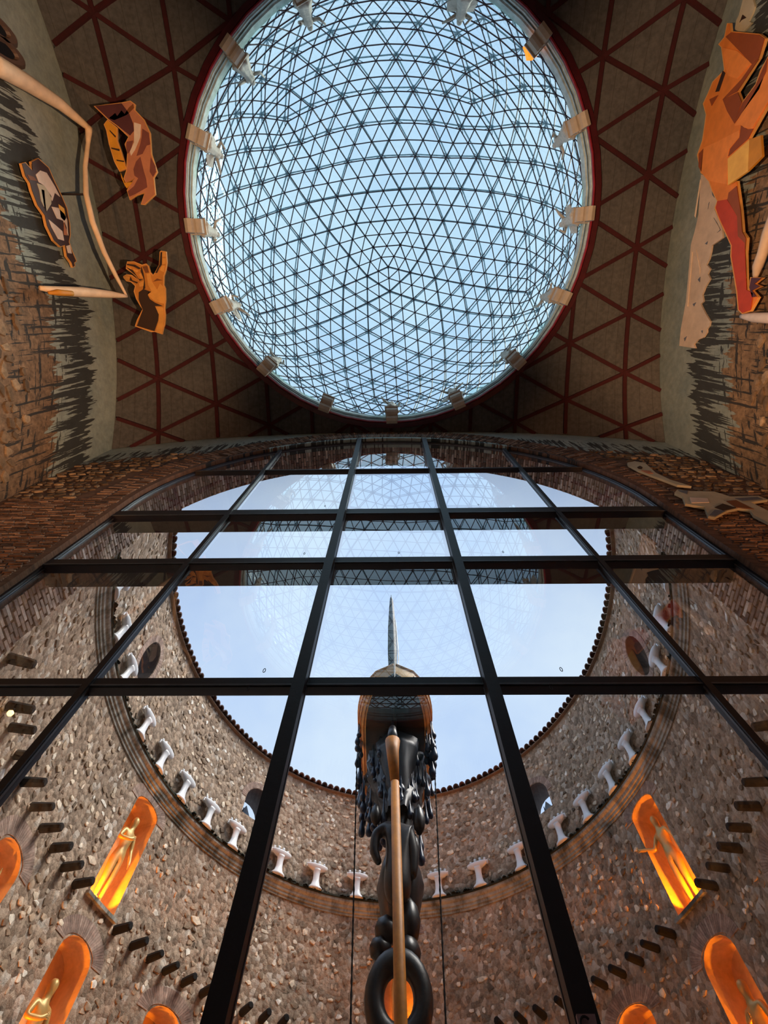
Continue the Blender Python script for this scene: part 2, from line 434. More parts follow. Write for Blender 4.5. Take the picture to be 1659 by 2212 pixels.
M_WF = mural_mat('front_mural_wall', .95, 1.75, -20, 0, (.17,.085,.05), True, 2.0)
wl = wall_grid('wall_left', XL, 'x', YB-.3, YF+.8, M_WL, -.3)
wr = wall_grid('wall_right', XR, 'x', YB-.3, YF+.8, M_WR, .3)
wb = wall_grid('wall_back', YB, 'y', XL-.3, XR+.3, M_WR, -.3)
# front wall with the great arch
AXC, AZ0, AR = -.1, 9.72, 5.48
def arch_pts(r=AR, dj=0.0, n=72, zlow=-1.6, nj=14):
    P = []
    for i in range(nj): P.append((AXC-r-dj, zlow+(AZ0-zlow)*i/nj))
    for i in range(n+1):
        a = math.pi-math.pi*i/n; P.append((AXC+r*math.cos(a), AZ0+r*math.sin(a)))
    for i in range(nj): P.append((AXC+r+dj, AZ0+(zlow-AZ0)*(i+1)/nj))
    return P
AP = arch_pts()
def outer_pt(p):
    x, z = p
    if z <= AZ0+1e-6: return ((XL-.2 if x < AXC else XR+.2), z)
    dx, dz = x-AXC, z-AZ0; L = math.hypot(dx, dz); dx /= L; dz /= L
    r = 5.5
    while r < 15:
        X, Z = AXC+dx*r, AZ0+dz*r
        if X < XL-.2 or X > XR+.2 or Z > vz(max(min(X,XR),XL), YF)+.15: break
        r += .02
    return (AXC+dx*r, AZ0+dz*r)
V = []; F = []; uv = []; NRD = 16
for y in (YF, 4.4):
    for p in AP:
        q = outer_pt(p)
        for j in range(NRD+1):
            x = p[0]+(q[0]-p[0])*j/NRD; z = p[1]+(q[1]-p[1])*j/NRD
            V.append((x, y, z)); uv.append((x, vz(max(min(x,XR),XL),YF)-z))
N = len(AP)*(NRD+1)
for s in (0, 1):
    for i in range(len(AP)-1):
        for j in range(NRD):
            a = s*N+i*(NRD+1)+j; F.append((a, a+NRD+1, a+NRD+2, a+1))
for i in range(len(AP)-1):
    a = i*(NRD+1); F.append((a, a+NRD+1, N+a+NRD+1, N+a))
    a += NRD; F.append((a, a+NRD+1, N+a+NRD+1, N+a))
wf = struct(mob('wall_front', V, F, M_WF, uv=uv))
V = []; F = []; box(V, F, (XL-.3,YB-.3,-1.8), (XR+.3,4.4,-1.6)); struct(mob('floor', V, F, M_FLOOR))
# raised rough brick/stone relief on the hall walls and bricks lining the arch
rng = random.Random(7)
def stone(V, F, T, fr, u, v, su, sv, h, rnd, n=6):
    k = len(V); tone = rnd.random()**1.25; a0 = rnd.random()*6
    base = []; 
    for i in range(n):
        a = a0+2*math.pi*(i+rnd.uniform(-.42,.42))/n; q = rnd.uniform(.66,1.2)
        base.append((math.cos(a)*q, math.sin(a)*q))
    for (c, s) in base: V.append(fr(u+c*su, v+s*sv, -.015))
    for (c, s) in base: V.append(fr(u+c*su*.86, v+s*sv*.86, h*rnd.uniform(.75,1)))
    V.append(fr(u, v, h*1.08)); T += [tone]*(2*n+1)
    for i in range(n):
        j = (i+1) % n; F.append((k+i, k+j, k+n+j, k+n+i)); F.append((k+n+i, k+n+j, k+2*n))
def lay_stones(parent, cells, fr, mat, name, weight, nmax=300):
    # cells: (u,v,su,sv,h); the nmax that show largest are parts of their own, the rest one joined part
    cells = sorted(cells, key=weight, reverse=True)
    for c in cells[:nmax]:
        V = []; F = []; T = []; stone(V, F, T, fr, *c, rng); mob(name, V, F, mat, parent, tone=T)
    V = []; F = []; T = []
    for c in cells[nmax:]: stone(V, F, T, fr, *c, rng)
    if V:
        o = mob('small_'+name+'s', V, F, mat, parent, tone=T); o['kind'] = 'stuff'
def side_cells(fixed, dz0):
    out = []; y = YB+.2
    z = 4.0
    while z < 12.9:
        y = YB+.2+rng.random()*.3
        hgt = rng.uniform(.2,.32)
        while y < YF-.2:
            L = rng.uniform(.22,.5)
            if vz(fixed, y)-z > dz0+rng.uniform(0,.7): out.append((y+L/2, z, L*.46, hgt*.45, rng.uniform(.02,.06)))
            y += L
        z += hgt
    return out
lay_stones(wl, side_cells(XL, 3.9), lambda u,v,h: (XL+h, u, v), M_HSTONE, 'stone_block', lambda c: c[2]*c[3]*(1+max(0,c[1]-7)*.2+max(0,c[0])*.2))
lay_stones(wr, side_cells(XR, 3.9), lambda u,v,h: (XR-h, u, v), M_HSTONE, 'stone_block', lambda c: c[2]*c[3]*(1+max(0,c[1]-7)*.2+max(0,c[0])*.2))
fcells = []; z = 3.2
while z < 9.8:
    for x0, x1 in ((XL+.05, AXC-AR-.12), (AXC+AR+.12, XR-.05)):
        x = x0+rng.random()*.15
        while x < x1-.1:
            L = min(rng.uniform(.2,.3), x1-x); fcells.append((x+L/2, z, L*.48, .018, rng.uniform(.006,.024))); x += L
    z += .047
def brick_box(V, F, T, fr, u, v, su, sv, h, rnd, n=0):
    k = len(V); 
    for d, hh in ((1,-.01),(.9,h)):
        for a, b_ in ((-1,-1),(1,-1),(1,1),(-1,1)): V.append(fr(u+a*su*d, v+b_*sv*d, hh))
    T += [rnd.random()]*8
    F += [(k+4,k+5,k+6,k+7)]+[(k+i, k+(i+1)%4, k+4+(i+1)%4, k+4+i) for i in range(4)]
def rad_fr(a, r, h): return (AXC+r*math.cos(a), YF-h, AZ0+r*math.sin(a))
vc = []
for i in range(340):
    a = math.pi*(i+.5)/340
    for r0 in (5.62, 6.0): vc.append((a+(.006 if r0 > 5.9 else 0), r0+.17, .0036, .165, rng.uniform(.008,.03)))
M_FBRICK = tone_mat('front_wall_brick', [(0,(.07,.035,.022)),(.5,(.20,.10,.06)),(1,(.40,.24,.16))])
V = []; F = []; T = []
allb = [('c',)+c for c in fcells]+[('v',)+c for c in vc]
allb.sort(key=lambda c: -(c[2] if c[0] == 'c' else 9))
nb_ = 0
for c in allb:
    f_ = (lambda u,v,h: (u, YF-h, v)) if c[0] == 'c' else rad_fr
    if c[0] == 'c' and c[2] > 7.2 and nb_ < 250 and rng.random() < .5:
        V2 = []; F2 = []; T2 = []; brick_box(V2, F2, T2, f_, *c[1:], rng); mob('wall_brick', V2, F2, M_FBRICK, wf, tone=T2); nb_ += 1
    else: brick_box(V, F, T, f_, *c[1:], rng)
o = mob('further_wall_bricks', V, F, M_FBRICK, wf, tone=T); o['kind'] = 'stuff'
rc_ = []; z = 9.9
while z < 15:
    x = XL+.1; hgt = rng.uniform(.12,.22)
    while x < XR-.1:
        L = rng.uniform(.12,.34)
        if math.hypot(x-AXC, z-AZ0) > 6.55 and vz(x,YF)-z > 1.75+rng.uniform(-.15,.5): rc_.append((x, z, L*.45, hgt*.45, rng.uniform(.015,.05)))
        x += L
    z += hgt
lay_stones(wf, rc_, lambda u,v,h: (u, YF-h, v), M_HSTONE, 'stone_block', lambda c: c[2]*c[3])
# arch lining of thin bricks outside the glass
tone_r = random.Random(3)
cl = []
s = 0
def arch_at(s):   # arclength from the left jamb at z=2
    hj = AZ0-2.0
    if s < hj: return (AXC-AR, 2+s, 1, 0)
    s -= hj
    if s < math.pi*AR: a = math.pi-s/AR; return (AXC+AR*math.cos(a), AZ0+AR*math.sin(a), -math.cos(a), -math.sin(a))
    s -= math.pi*AR; return (AXC+AR, AZ0-s, -1, 0)
TOT = 2*(AZ0-2.0)+math.pi*AR; pitch = .078; bricks = []
i = 0
while i*pitch < TOT:
    y = 3.78 - (.13 if i % 2 else 0)
    while y < 4.39:
        y1 = min(y+.27, 4.40)
        if y1 > 3.8 and y1-max(y,3.78) > .06: bricks.append((i*pitch, max(y,3.78), y1, tone_r.uniform(.02,.035) if tone_r.random() > .1 else .012))
        y += .285
    i += 1
def brick_geo(V, F, T, s0, y0, y1, h):
    x, z, nx, nz = arch_at(s0+pitch/2); tx, tz = -nz, nx; k = len(V); w = pitch*.42
    for d, hh in ((1,0),(0.82,h)):
        for sy in (y0+.008, y1-.008):
            for sw in (-1, 1): V.append((x+tx*w*sw*d+nx*hh, sy, z+tz*w*sw*d+nz*hh))
    t = tone_r.random()**1.2; T += [t]*8
    for f in ((4,5,7,6),(0,1,5,4),(2,6,7,3),(0,4,6,2),(1,3,7,5)): F.append(tuple(k+q for q in f))
bricks.sort(key=lambda b: abs(b[0]-TOT/2)+ (0 if abs(b[0]-TOT/2) > 6 else 4))
for b in bricks[:300]:
    V = []; F = []; T = []; brick_geo(V, F, T, *b); mob('brick', V, F, M_BRICK, wf, tone=T)
V = []; F = []; T = []
for b in bricks[300:]: brick_geo(V, F, T, *b)
o = mob('further_bricks', V, F, M_BRICK, wf, tone=T); o['kind'] = 'stuff'
# ------------------------------------------------------------------ glass wall: frame, mullions, transoms, panes
YG = 3.65
gw = struct(empty('window_1', (AXC, YG, 0)))
V = []; F = []
ap = arch_pts(AR+.01, n=96)
for k, (r0, r1, y0, y1, mt) in enumerate(((AR-.05, AR+.02, 3.60, 3.675, M_FRAME), (AR-.060, AR-.049, 3.635, 3.65, M_FRAMEL))):
    V = []; F = []; A = arch_pts(r1, n=96); B = arch_pts(r0, n=96)
    for a, b in zip(A, B): V += [(a[0],y0,a[1]), (b[0],y0,b[1]), (b[0],y1,b[1]), (a[0],y1,a[1])]
    for i in range(len(A)-1):
        for j in range(4): F.append((4*i+j, 4*i+(j+1)%4, 4*i+4+(j+1)%4, 4*i+4+j))
    mob('arch_frame' if k == 0 else 'frame_bead', V, F, mt, gw)
MX = [-3.25, -.975, 1.01, 3.25]; TZ = [(1.2,.16), (4.22,.15), (7.05,.22), (9.18,.30), (12.12,.12)]
def ztop(x): return AZ0+math.sqrt(max(AR*AR-(x-AXC)**2, 0))
for i, x in enumerate(MX):
    w = .066 if i in (1,2) else .038; yf = 3.47 if i in (1,2) else 3.56
    V = []; F = []; box(V, F, (x-w,yf,-1.6), (x+w,3.62,ztop(x)-.05)); o = mob('mullion', V, F, M_FRAME, gw)
    V = []; F = []; box(V, F, (x-w*.6,3.62,-1.6), (x+w*.6,3.69,ztop(x)-.05)); mob('mullion_rebate', V, F, M_FRAME, o)
    s = 1 if x < 0 else 1
    V = []; F = []; xo = w if x < 0 else -w; box(V, F, (x+xo-.006,3.585,-1.6), (x+xo+.006,3.61,ztop(x)-.1)); mob('edge_strip', V, F, M_FRAMEL, o)
for i, (z, h) in enumerate(TZ):
    hw = math.sqrt(AR*AR-max(0,z-AZ0)**2)-.02
    V = []; F = []; box(V, F, (AXC-hw,3.59,z-h/2), (AXC+hw,3.70,z+h/2)); o = mob('transom', V, F, M_FRAME, gw)
    V = []; F = []; box(V, F, (AXC-hw,3.575,z-h/2+.02), (AXC+hw,3.59,z-h/2+.04)); mob('transom_lip', V, F, M_FRAMEL, o)
    if i in (2, 3):
        V = []; F = []; box(V, F, (AXC-hw,3.70,z-h/2), (AXC+hw,3.98 if i == 2 else 3.95,z-h/2+.10)); mob('outer_shelf', V, F, M_FRAME, gw)
# small hooks on the transoms
for px, py, z in ((561,1475,4.31),(530,1502,4.12),(1222,1465,4.31),(1193,1490,4.12),(652,1210,7.17),(862,1208,7.17),(1093,1205,7.17),(697,1107,9.34),(1040,1103,9.34),(731,1018,12.19),(836,1016,12.19)):
    q = aty([(px,py)], 3.54)[0]; up = 1 if z in (4.31,7.17,9.34,12.19) else -1
    V = []; F = []
    c = Vector((q[0], 3.545, z+up*.045)); tube(V, F, [c+Vector((.013*math.cos(a),0,.032*math.sin(a))) for a in [2*math.pi*k/12 for k in range(13)]], .004, 5)
    mob('hook', V, F, M_FRAME, gw)
# panes
xs = [AXC-AR]+MX+[AXC+AR]; zs = [-1.6]+[t[0] for t in TZ]+[AZ0+AR]
prng = random.Random(5)
for i in range(5):
    for j in range(6):
        x0, x1, z0, z1 = xs[i], xs[i+1], zs[j], zs[j+1]
        top = []
        for k in range(13):
            x = x0+(x1-x0)*k/12; zt = min(z1, ztop(x)-.03 if z1 > AZ0 or abs(x-AXC) < AR else z1)
            top.append((x, zt))
        top = [(x, zt) for x, zt in top if zt > z0+.01]
        if len(top) < 2: continue
        P = [(top[0][0], z0)]+top+[(top[-1][0], z0)]
        ta, tb = prng.uniform(-.003,.003), prng.uniform(-.003,.003)
        V = [(x, YG+(x-x0)*ta+(z-z0)*tb, z) for x, z in P]
        mob('glass_pane', V, [tuple(range(len(V)))], M_PANE, gw)
# small pink label at the foot of the right mullion
lp = aty([(1245,2190),(1285,2190),(1296,2240),(1256,2240)], 3.40)
V = [tuple(p) for p in lp]+[(p[0],3.425,p[2]) for p in lp]
lab = mob('label_plate', V, [(0,1,2,3),(7,6,5,4),(0,4,5,1),(1,5,6,2),(2,6,7,3),(3,7,4,0)], simple('pink_label', (.30,.17,.18), .6))
tag(lab, 'small pinkish label with a dark letter at the foot of the right tall glass-wall mullion', 'label')
cc = aty([(1267,2213)], 3.385)[0]; V = []; F = []
tube(V, F, [(cc[0]+.028*math.cos(a), 3.392, cc[2]+.035*math.sin(a)) for a in [R(40)+R(280)*k/14 for k in range(15)]], .006, 5)
mob('letter', V, F, M_FRAME, lab)
# ------------------------------------------------------------------ ring beam, kerb, geodesic dome
def ring_obj(name, prof, mat, parent, n=64):
    V = []; F = []
    for i in range(n):
        a = 2*math.pi*i/n
        for r, z in prof: V.append((DCX+r*math.cos(a), DCY+r*math.sin(a), z))
    m_ = len(prof)
    for i in range(n):
        for j in range(m_): F.append((i*m_+j, i*m_+(j+1)%m_, ((i+1)%n)*m_+(j+1)%m_, ((i+1)%n)*m_+j))
    return mob(name, V, F, mat, parent)
dome = tag(empty('geodesic_dome', (DCX, DCY, 16)), 'great geodesic glass dome of triangular panes in dark bars over the round opening', 'dome')
ring_obj('ring_beam', [(5.735,15.92),(5.89,15.93),(5.89,16.12),(5.735,16.12)], M_RING, dome, 48)
ring_obj('rim_tube', [(5.70+.035*math.cos(a),15.97+.035*math.sin(a)) for a in [2*math.pi*k/6 for k in range(6)]], simple('red_rim',(.28,.02,.035),.3), dome, 48)
ring_obj('kerb', [(5.74,15.99),(5.74,16.62),(5.62,16.62),(5.62,16.34),(5.655,16.32),(5.655,16.22),(5.67,16.2),(5.67,16.12),(5.70,16.1),(5.70,15.99)], M_DRUM, dome, 48)
ring_obj('gasket', [(5.655,16.20),(5.64,16.20),(5.64,16.235),(5.655,16.235)], M_DRUMD, dome, 48)
ring_obj('gasket', [(5.72,16.04),(5.69,16.04),(5.69,16.065),(5.72,16.065)], M_DRUMD, dome, 48)
SC = Vector((-.0088*16, -.15866*16, 20.016)); RD = 6.71; RO = 6.93
Bm = Matrix.Rotation(YAW, 3, 'Z')
az = R(227.985); tt = math.atan(2); tx, ty = -.0376, -.00447
Rt = Matrix.Rotation(tx, 3, 'X') @ Matrix.Rotation(ty, 3, 'Y')
ico = [Vector((0,0,1))]+[Vector((math.sin(tt)*math.cos(az+i*2*math.pi/5), math.sin(tt)*math.sin(az+i*2*math.pi/5), math.cos(tt))) for i in range(5)]
ico += [Vector((math.sin(tt)*math.cos(az+(i+.5)*2*math.pi/5), math.sin(tt)*math.sin(az+(i+.5)*2*math.pi/5), -math.cos(tt))) for i in range(5)]+[Vector((0,0,-1))]
ico = [Bm @ (Rt @ v) for v in ico]; SCW = Bm @ SC
tris = []
for i in range(5):
    j = (i+1) % 5; tris += [(0,1+i,1+j), (1+i,6+i,1+j), (1+j,6+i,6+j), (11,6+j,6+i)]
def geo(n, rad):
    key = {}; P = []; E = set(); T = []
    def vid(v):
        v = v.normalized(); k = (round(v.x,4), round(v.y,4), round(v.z,4))
        if k not in key: key[k] = len(P); P.append(SCW+v*rad)
        return key[k]
    for a, b, c in tris:
        g = {}
        for i in range(n+1):
            for j in range(n+1-i): g[(i,j)] = vid(ico[a]*(n-i-j)+ico[b]*i+ico[c]*j)
        for i in range(n):
            for j in range(n-i):
                t = (g[(i,j)], g[(i+1,j)], g[(i,j+1)]); T.append(t)
                if i+j < n-1: T.append((g[(i+1,j)], g[(i+1,j+1)], g[(i,j+1)]))
    for t in T:
        for i in range(3): E.add(tuple(sorted((t[i], t[(i+1)%3]))))
    return P, sorted(E), T
P, E, T = geo(12, RD); zmin = 16.50
def clip_low(a, b, z0):
    if a.z < z0 and b.z < z0: return None
    if a.z < z0: a = b+(a-b)*((b.z-z0)/(b.z-a.z))
    elif b.z < z0: b = a+(b-a)*((a.z-z0)/(a.z-b.z))
    return a, b
def prism(V, F, a, b, w, n=4): tube(V, F, [a, b], w, n, False)
segs = []
for i, j in E:
    q = clip_low(P[i], P[j], zmin)
    if q and (q[0]-q[1]).length > .03: segs.append(q)
segs.sort(key=lambda s: -((s[0]-s[1]).length/((s[0]+s[1])/2).length))
for a, b in segs[:300]:
    V = []; F = []; prism(V, F, a, b, .022); mob('dome_bar', V, F, M_BAR, dome)
V = []; F = []
for a, b in segs[300:]: prism(V, F, a, b, .022)
o = mob('further_dome_bars', V, F, M_BAR, dome); o['kind'] = 'stuff'
# node buttons of the inner lattice
V = []; F = []
for p in P:
    if p.z > zmin+.05: tube(V, F, [p-(p-SCW).normalized()*.03, p+(p-SCW).normalized()*.02], .034, 6)
o = mob('node_discs', V, F, M_BAR, dome); o['kind'] = 'stuff'
ptri = [t for t in T if max(P[k].z for k in t) > zmin+.05]
ptri.sort(key=lambda t: ((P[t[0]]+P[t[1]]+P[t[2]])/3).length)
def pane_v(t):
    n = []
    for k in t:
        v = P[k]+(P[k]-SCW).normalized()*.012
        if v.z < zmin: v = Vector((v.x, v.y, zmin))
        n.append(tuple(v))
    return n
for t in ptri[-300:]: mob('dome_pane', pane_v(t), [(0,1,2)], M_DOME, dome)
V = []; F = []
for t in ptri[:-300]: k = len(V); V += pane_v(t); F.append((k,k+1,k+2))
o = mob('further_dome_panes', V, F, M_DOME, dome); o['kind'] = 'stuff'
# outer layer of struts, braces down to the inner lattice
P6, E6, T6 = geo(6, RO); V = []; F = []
for i, j in E6:
    q = clip_low(P6[i], P6[j], zmin)
    if q: prism(V, F, q[0], q[1], .026)
o = mob('outer_struts', V, F, M_OBAR, dome); o['kind'] = 'stuff'
V = []; F = []
nb = {}
for i, j in E6: nb.setdefault(i, []).append(j); nb.setdefault(j, []).append(i)
for i in nb:
    if P6[i].z < zmin+.1: continue
    d = (P6[i]-SCW).normalized()
    for j in nb[i]:
        q = SCW+(P6[i].lerp(P6[j], .17)-SCW).normalized()*(RD+.01); prism(V, F, P6[i], q, .014)
    tube(V, F, [P6[i]-d*.02, P6[i]+d*.03], .075, 6)
o = mob('brace_stars', V, F, M_OBAR, dome); o['kind'] = 'stuff'
# ------------------------------------------------------------------ brackets and statuettes round the ring
def bracket(a, lab):
    t = empty('scroll_bracket', (DCX+5.70*math.sin(a), DCY+5.70*math.cos(a), 15.78), -a+math.pi, lab, 'bracket', 'scroll brackets round the dome ring')
    return t
bk = bracket(0, 'cream scroll bracket')
V = []; F = []
prof = [(-.02,.02),(.10,-.02),(.22,0.03),(.30,.12),(.36,.11),(.44,.14),(.52,.20),(.56,.30),(.56,.36),(-.02,.36)]
w = .22
for s in (-w, w): V += [(s, y, z) for y, z in prof]
n_ = len(prof); F = [tuple(range(n_))[::-1], tuple(range(n_, 2*n_))]+[(i, (i+1)%n_, n_+(i+1)%n_, n_+i) for i in range(n_)]
mob('scroll', V, F, M_SCROLL, bk, local=True)
V = []; F = []; box(V, F, (-.25,-.02,.36), (.25,.62,.41)); mob('shelf', V, F, M_SCROLL, bk, local=True)
V = []; F = []
for s in (-.1, .1):
    V = []; F = []; tube(V, F, [(s*2.25, .30+.07*math.cos(q), .20+.07*math.sin(q)) for q in [k*.6 for k in range(9)]], .02, 5); mob('volute', V, F, M_SCROLL, bk, local=True)
def figurine(kind):
    t = empty('statuette', (0,0,0))
    V = []; F = []
    prof = [(.15,0),(.19,.04),(.17,.12),(.13,.3),(.12,.42),(.085,.52),(.10,.60),(.115,.68),(.09,.74),(.035,.78)]
    lathe(V, F, prof, 22, fold=.10 if kind != 1 else .2, sx=1.1, sy=.8)
    bd = mob('robed_body', V, F, M_STATU, t, True, local=True)
    V = []; F = []; lathe(V, F, [(.01,0),(.05,.02),(.068,.07),(.06,.12),(.02,.155)], 12, (0,.01,.77)); mob('head', V, F, M_STATU, bd, True, local=True)
    if kind == 0: A = [((.1,0,.68),(.25,.05,.62),(.36,.12,.72)), ((-.1,0,.68),(-.2,.08,.52),(-.16,.18,.42))]
    elif kind == 1: A = [((.1,0,.68),(.26,0,.8),(.30,.02,1.0)), ((-.1,0,.68),(-.24,.02,.6),(-.30,.1,.48))]
    else: A = [((.1,0,.68),(.22,.1,.6),(.10,.2,.62)), ((-.1,0,.68),(-.25,.05,.74),(-.40,.08,.80))]
    for arm in A:
        V = []; F = []; tube(V, F, arm, [.04,.034,.02], 7); mob('arm', V, F, M_STATU, bd, True, local=True)
    if kind == 2:
        V = []; F = []
        for s in (-1, 1):
            k = len(V); V += [(s*.04,-.07,.70),(s*.30,-.16,.86),(s*.34,-.14,.55),(s*.16,-.1,.38),(s*.04,-.09,.70),(s*.30,-.18,.86),(s*.34,-.16,.55),(s*.16,-.12,.38)]
            F += [(k,k+1,k+2,k+3),(k+7,k+6,k+5,k+4),(k,k+4,k+5,k+1),(k+1,k+5,k+6,k+2),(k+2,k+6,k+7,k+3),(k+3,k+7,k+4,k)]
        mob('wings', V, F, M_STATU, t, local=True)
    return t
M_STATU = simple('pale_stone_statuette', (.52,.47,.40), .7, var=.2, sc=12)
figs = [figurine(k) for k in range(3)]
where = {0: 'at the bottom centre of the dome ring', 1: 'just right of the ring bottom', 2: 'at the lower right of the ring', 3: 'at the right of the ring, below mid height', 4: 'at the right edge of the ring, mid height', 5: 'at the right of the ring, above mid height', 6: 'with the orange lamp, upper right of the ring', 7: 'at the top of the photo, right of centre', 9: 'at the top of the photo, left of centre', 10: 'at the upper left of the ring', 11: 'at the left of the ring, above mid height', 12: 'at the left edge of the ring, mid height', 13: 'at the left of the ring, below mid height', 14: 'at the lower left of the ring', 15: 'just left of the ring bottom'}
fk = {0:0,1:2,2:1,3:1,4:2,5:0,7:2,9:0,10:1,11:2,12:0,13:2,14:0}
first = {0:True,1:True,2:True}
for k in range(16):
    if k == 8: continue
    a = R(.6+22.5*k)
    o = bk if k == 0 else copy_tree(bk)
    o.location = (DCX+5.70*math.sin(a), DCY+5.70*math.cos(a), 15.80); o.rotation_euler = (0,0,-a+math.pi)
    o['label'] = 'cream scroll bracket '+where[k]; o['category'] = 'bracket'; o['group'] = 'scroll brackets round the dome ring'; o.scale = (.80,.78,.9)
    if k in fk:
        q = fk[k]; f = figs[q] if first[q] else copy_tree(figs[q]); first[q] = False
        f.location = (DCX+5.36*math.sin(a), DCY+5.36*math.cos(a), 16.17); f.rotation_euler = (0,0,-a+math.pi+rng.uniform(-.4,.4)); f.scale = (1.2,1.2,1.6)
        f['label'] = ('pale robed statuette, arm outstretched, ','pale robed statuette, arm raised, ','pale winged statuette ')[q]+'on bracket '+where[k]; f['category'] = 'statue'; f['group'] = 'statuettes on the dome brackets'
# orange glass lamp on the upper right bracket
a = R(.6+22.5*6); lt = tag(empty('orange_lamp', (DCX+5.36*math.sin(a), DCY+5.36*math.cos(a), 16.17)), 'small glowing orange glass lamp on the upper right bracket of the dome ring', 'lamp')
b = MB('glowing_orange_glass'); b.base((.9,.25,.02)).set(Emission_Strength=1.6); b.b.inputs['Emission Color'].default_value = (1,.22,.01,1)
V = []; F = []; lathe(V, F, [(.06,0),(.16,.08),(.2,.2),(.13,.34),(.03,.42)], 9, fold=.25, nf=4); mob('flame_shade', V, F, b.m, lt, local=True)
V = []; F = []; lathe(V, F, [(.1,-.0),(.07,.04)], 10); mob('lamp_base', V, F, M_SCROLL, lt, local=True)
# ------------------------------------------------------------------ patio: rubble wall, openings, cornice, tiles
EX, EY, AX, AY = -.065, 8.2, 6.63, 8.09
def el(t, z, h=0.0):
    x, y = EX+AX*math.sin(t), EY+AY*math.cos(t); nx, ny = -math.sin(t)/AX, -math.cos(t)/AY; L = math.hypot(nx, ny)
    return (x+nx/L*h, y+ny/L*h, z)
def ate(p, h=0.0):
    out = []
    for v in ray(p):
        ax, ay = AX-h, AY-h; a = (v[0]/ax)**2+(v[1]/ay)**2; b = -2*(v[0]*EX/ax**2+v[1]*EY/ay**2); c = (EX/ax)**2+(EY/ay)**2-1
        out.append(Vector(v*((-b+math.sqrt(b*b-4*a*c))/2/a)))
    return out
def speed(t): return math.hypot(AX*math.cos(t), AY*math.sin(t))
TM = R(118.0); ZT = 12.86
holes = []
def arch_shape(w, h, rise, n=10):      # local polygon about centre, width w, total height h
    P = [(w/2,-h/2)]
    sp = h/2-rise
    for i in range(n+1):
        a = math.pi*i/n; P.append((w/2*math.cos(a), sp+rise*math.sin(a)))
    P.append((-w/2,-h/2)); return P
def oval_shape(w, h, n=20): return [(w/2*math.cos(2*math.pi*i/n), h/2*math.sin(2*math.pi*i/n)) for i in range(n)]
for t in (-67.0, 67.6, 1.0): holes.append(dict(t=R(t), z=7.72, w=.92, h=2.36, P=arch_shape(.92,2.36,.22 if t != 1.0 else .45), kind='niche', row='upper'))
for t in (-87.0, -67.0, -46.8, 48.6, 67.8, 88.0): holes.append(dict(t=R(t), z=4.65, w=.95, h=2.6, P=arch_shape(.95,2.6,.34), kind='niche', row='lower'))
for t, w, h in ((-86.6,.78,1.34),(87.6,.78,1.34)): holes.append(dict(t=R(t), z=11.06, w=w, h=h, P=oval_shape(w,h), kind='oval'))
for t in (-40.3, 43.0): holes.append(dict(t=R(t), z=11.22, w=.95, h=1.0, P=arch_shape(.95,1.0,.5), kind='window'))
for H in holes:
    k = speed(H['t']); m_ = .06
    H['t0'], H['t1'] = H['t']-(H['w']/2+m_)/k, H['t']+(H['w']/2+m_)/k; H['z0'], H['z1'] = H['z']-H['h']/2-m_, H['z']+H['h']/2+m_; H['k'] = k
ts = sorted(set([-TM+2*TM*i/84 for i in range(85)]+[H['t0'] for H in holes]+[H['t1'] for H in holes]))
zz = sorted(set([-1.6+(ZT+1.6)*i/12 for i in range(13)]+[H['z0'] for H in holes]+[H['z1'] for H in holes]))
V = [el(t, z) for t in ts for z in zz]; F = []; nz_ = len(zz)
for i in range(len(ts)-1):
    for j in range(nz_-1):
        tm, zm = (ts[i]+ts[i+1])/2, (zz[j]+zz[j+1])/2
        if any(H['t0'] < tm < H['t1'] and H['z0'] < zm < H['z1'] for H in holes): continue
        a = i*nz_+j; F.append((a, a+nz_, a+nz_+1, a+1))
def rect_hit(c, s, hw, hh): return min(hw/abs(c) if abs(c) > 1e-9 else 1e9, hh/abs(s) if abs(s) > 1e-9 else 1e9)
def poly_hit(P, c, s):
    best = None
    for i in range(len(P)):
        x1, y1 = P[i]; x2, y2 = P[(i+1)%len(P)]; dx, dy = x2-x1, y2-y1; den = c*dy-s*dx
        if abs(den) < 1e-12: continue
        r = (x1*dy-y1*dx)/den; u = (x1*s-y1*c)/den
        if r > 0 and -1e-6 <= u <= 1+1e-6: best = r if best is None else max(best, r)
    return best
def hole_ring(H):
    hw, hh = (H['t1']-H['t0'])/2*H['k'], (H['z1']-H['z0'])/2
    angs = sorted(set([math.atan2(s*hh, c*hw) for s in (1,-1) for c in (1,-1)]+[math.atan2(y, x) for x, y in H['P']]+[-math.pi+2*math.pi*i/36 for i in range(36)]))
    return [(a, rect_hit(math.cos(a), math.sin(a), hw, hh), poly_hit(H['P'], math.cos(a), math.sin(a))) for a in angs]
for H in holes:
    ring = hole_ring(H); k0 = len(V)
    for a, ro, ri in ring:
        for r in (ro, ri): V.append(el(H['t']+r*math.cos(a)/H['k'], H['z']+r*math.sin(a)))
    n_ = len(ring)
    for i in range(n_):
        j = (i+1) % n_; F.append((k0+2*i, k0+2*j, k0+2*j+1, k0+2*i+1))
pw = struct(mob('wall_patio', V, F, M_MORTAR))
# outer skin so that the wall has thickness
V = []; F = []
for i, t in enumerate(ts):
    V += [el(t, ZT, 0), el(t, ZT, -.9)]
    if i: k = 2*i; F.append((k-2,k-1,k+1,k))
mob('wall_top', V, F, M_MORTAR, pw)
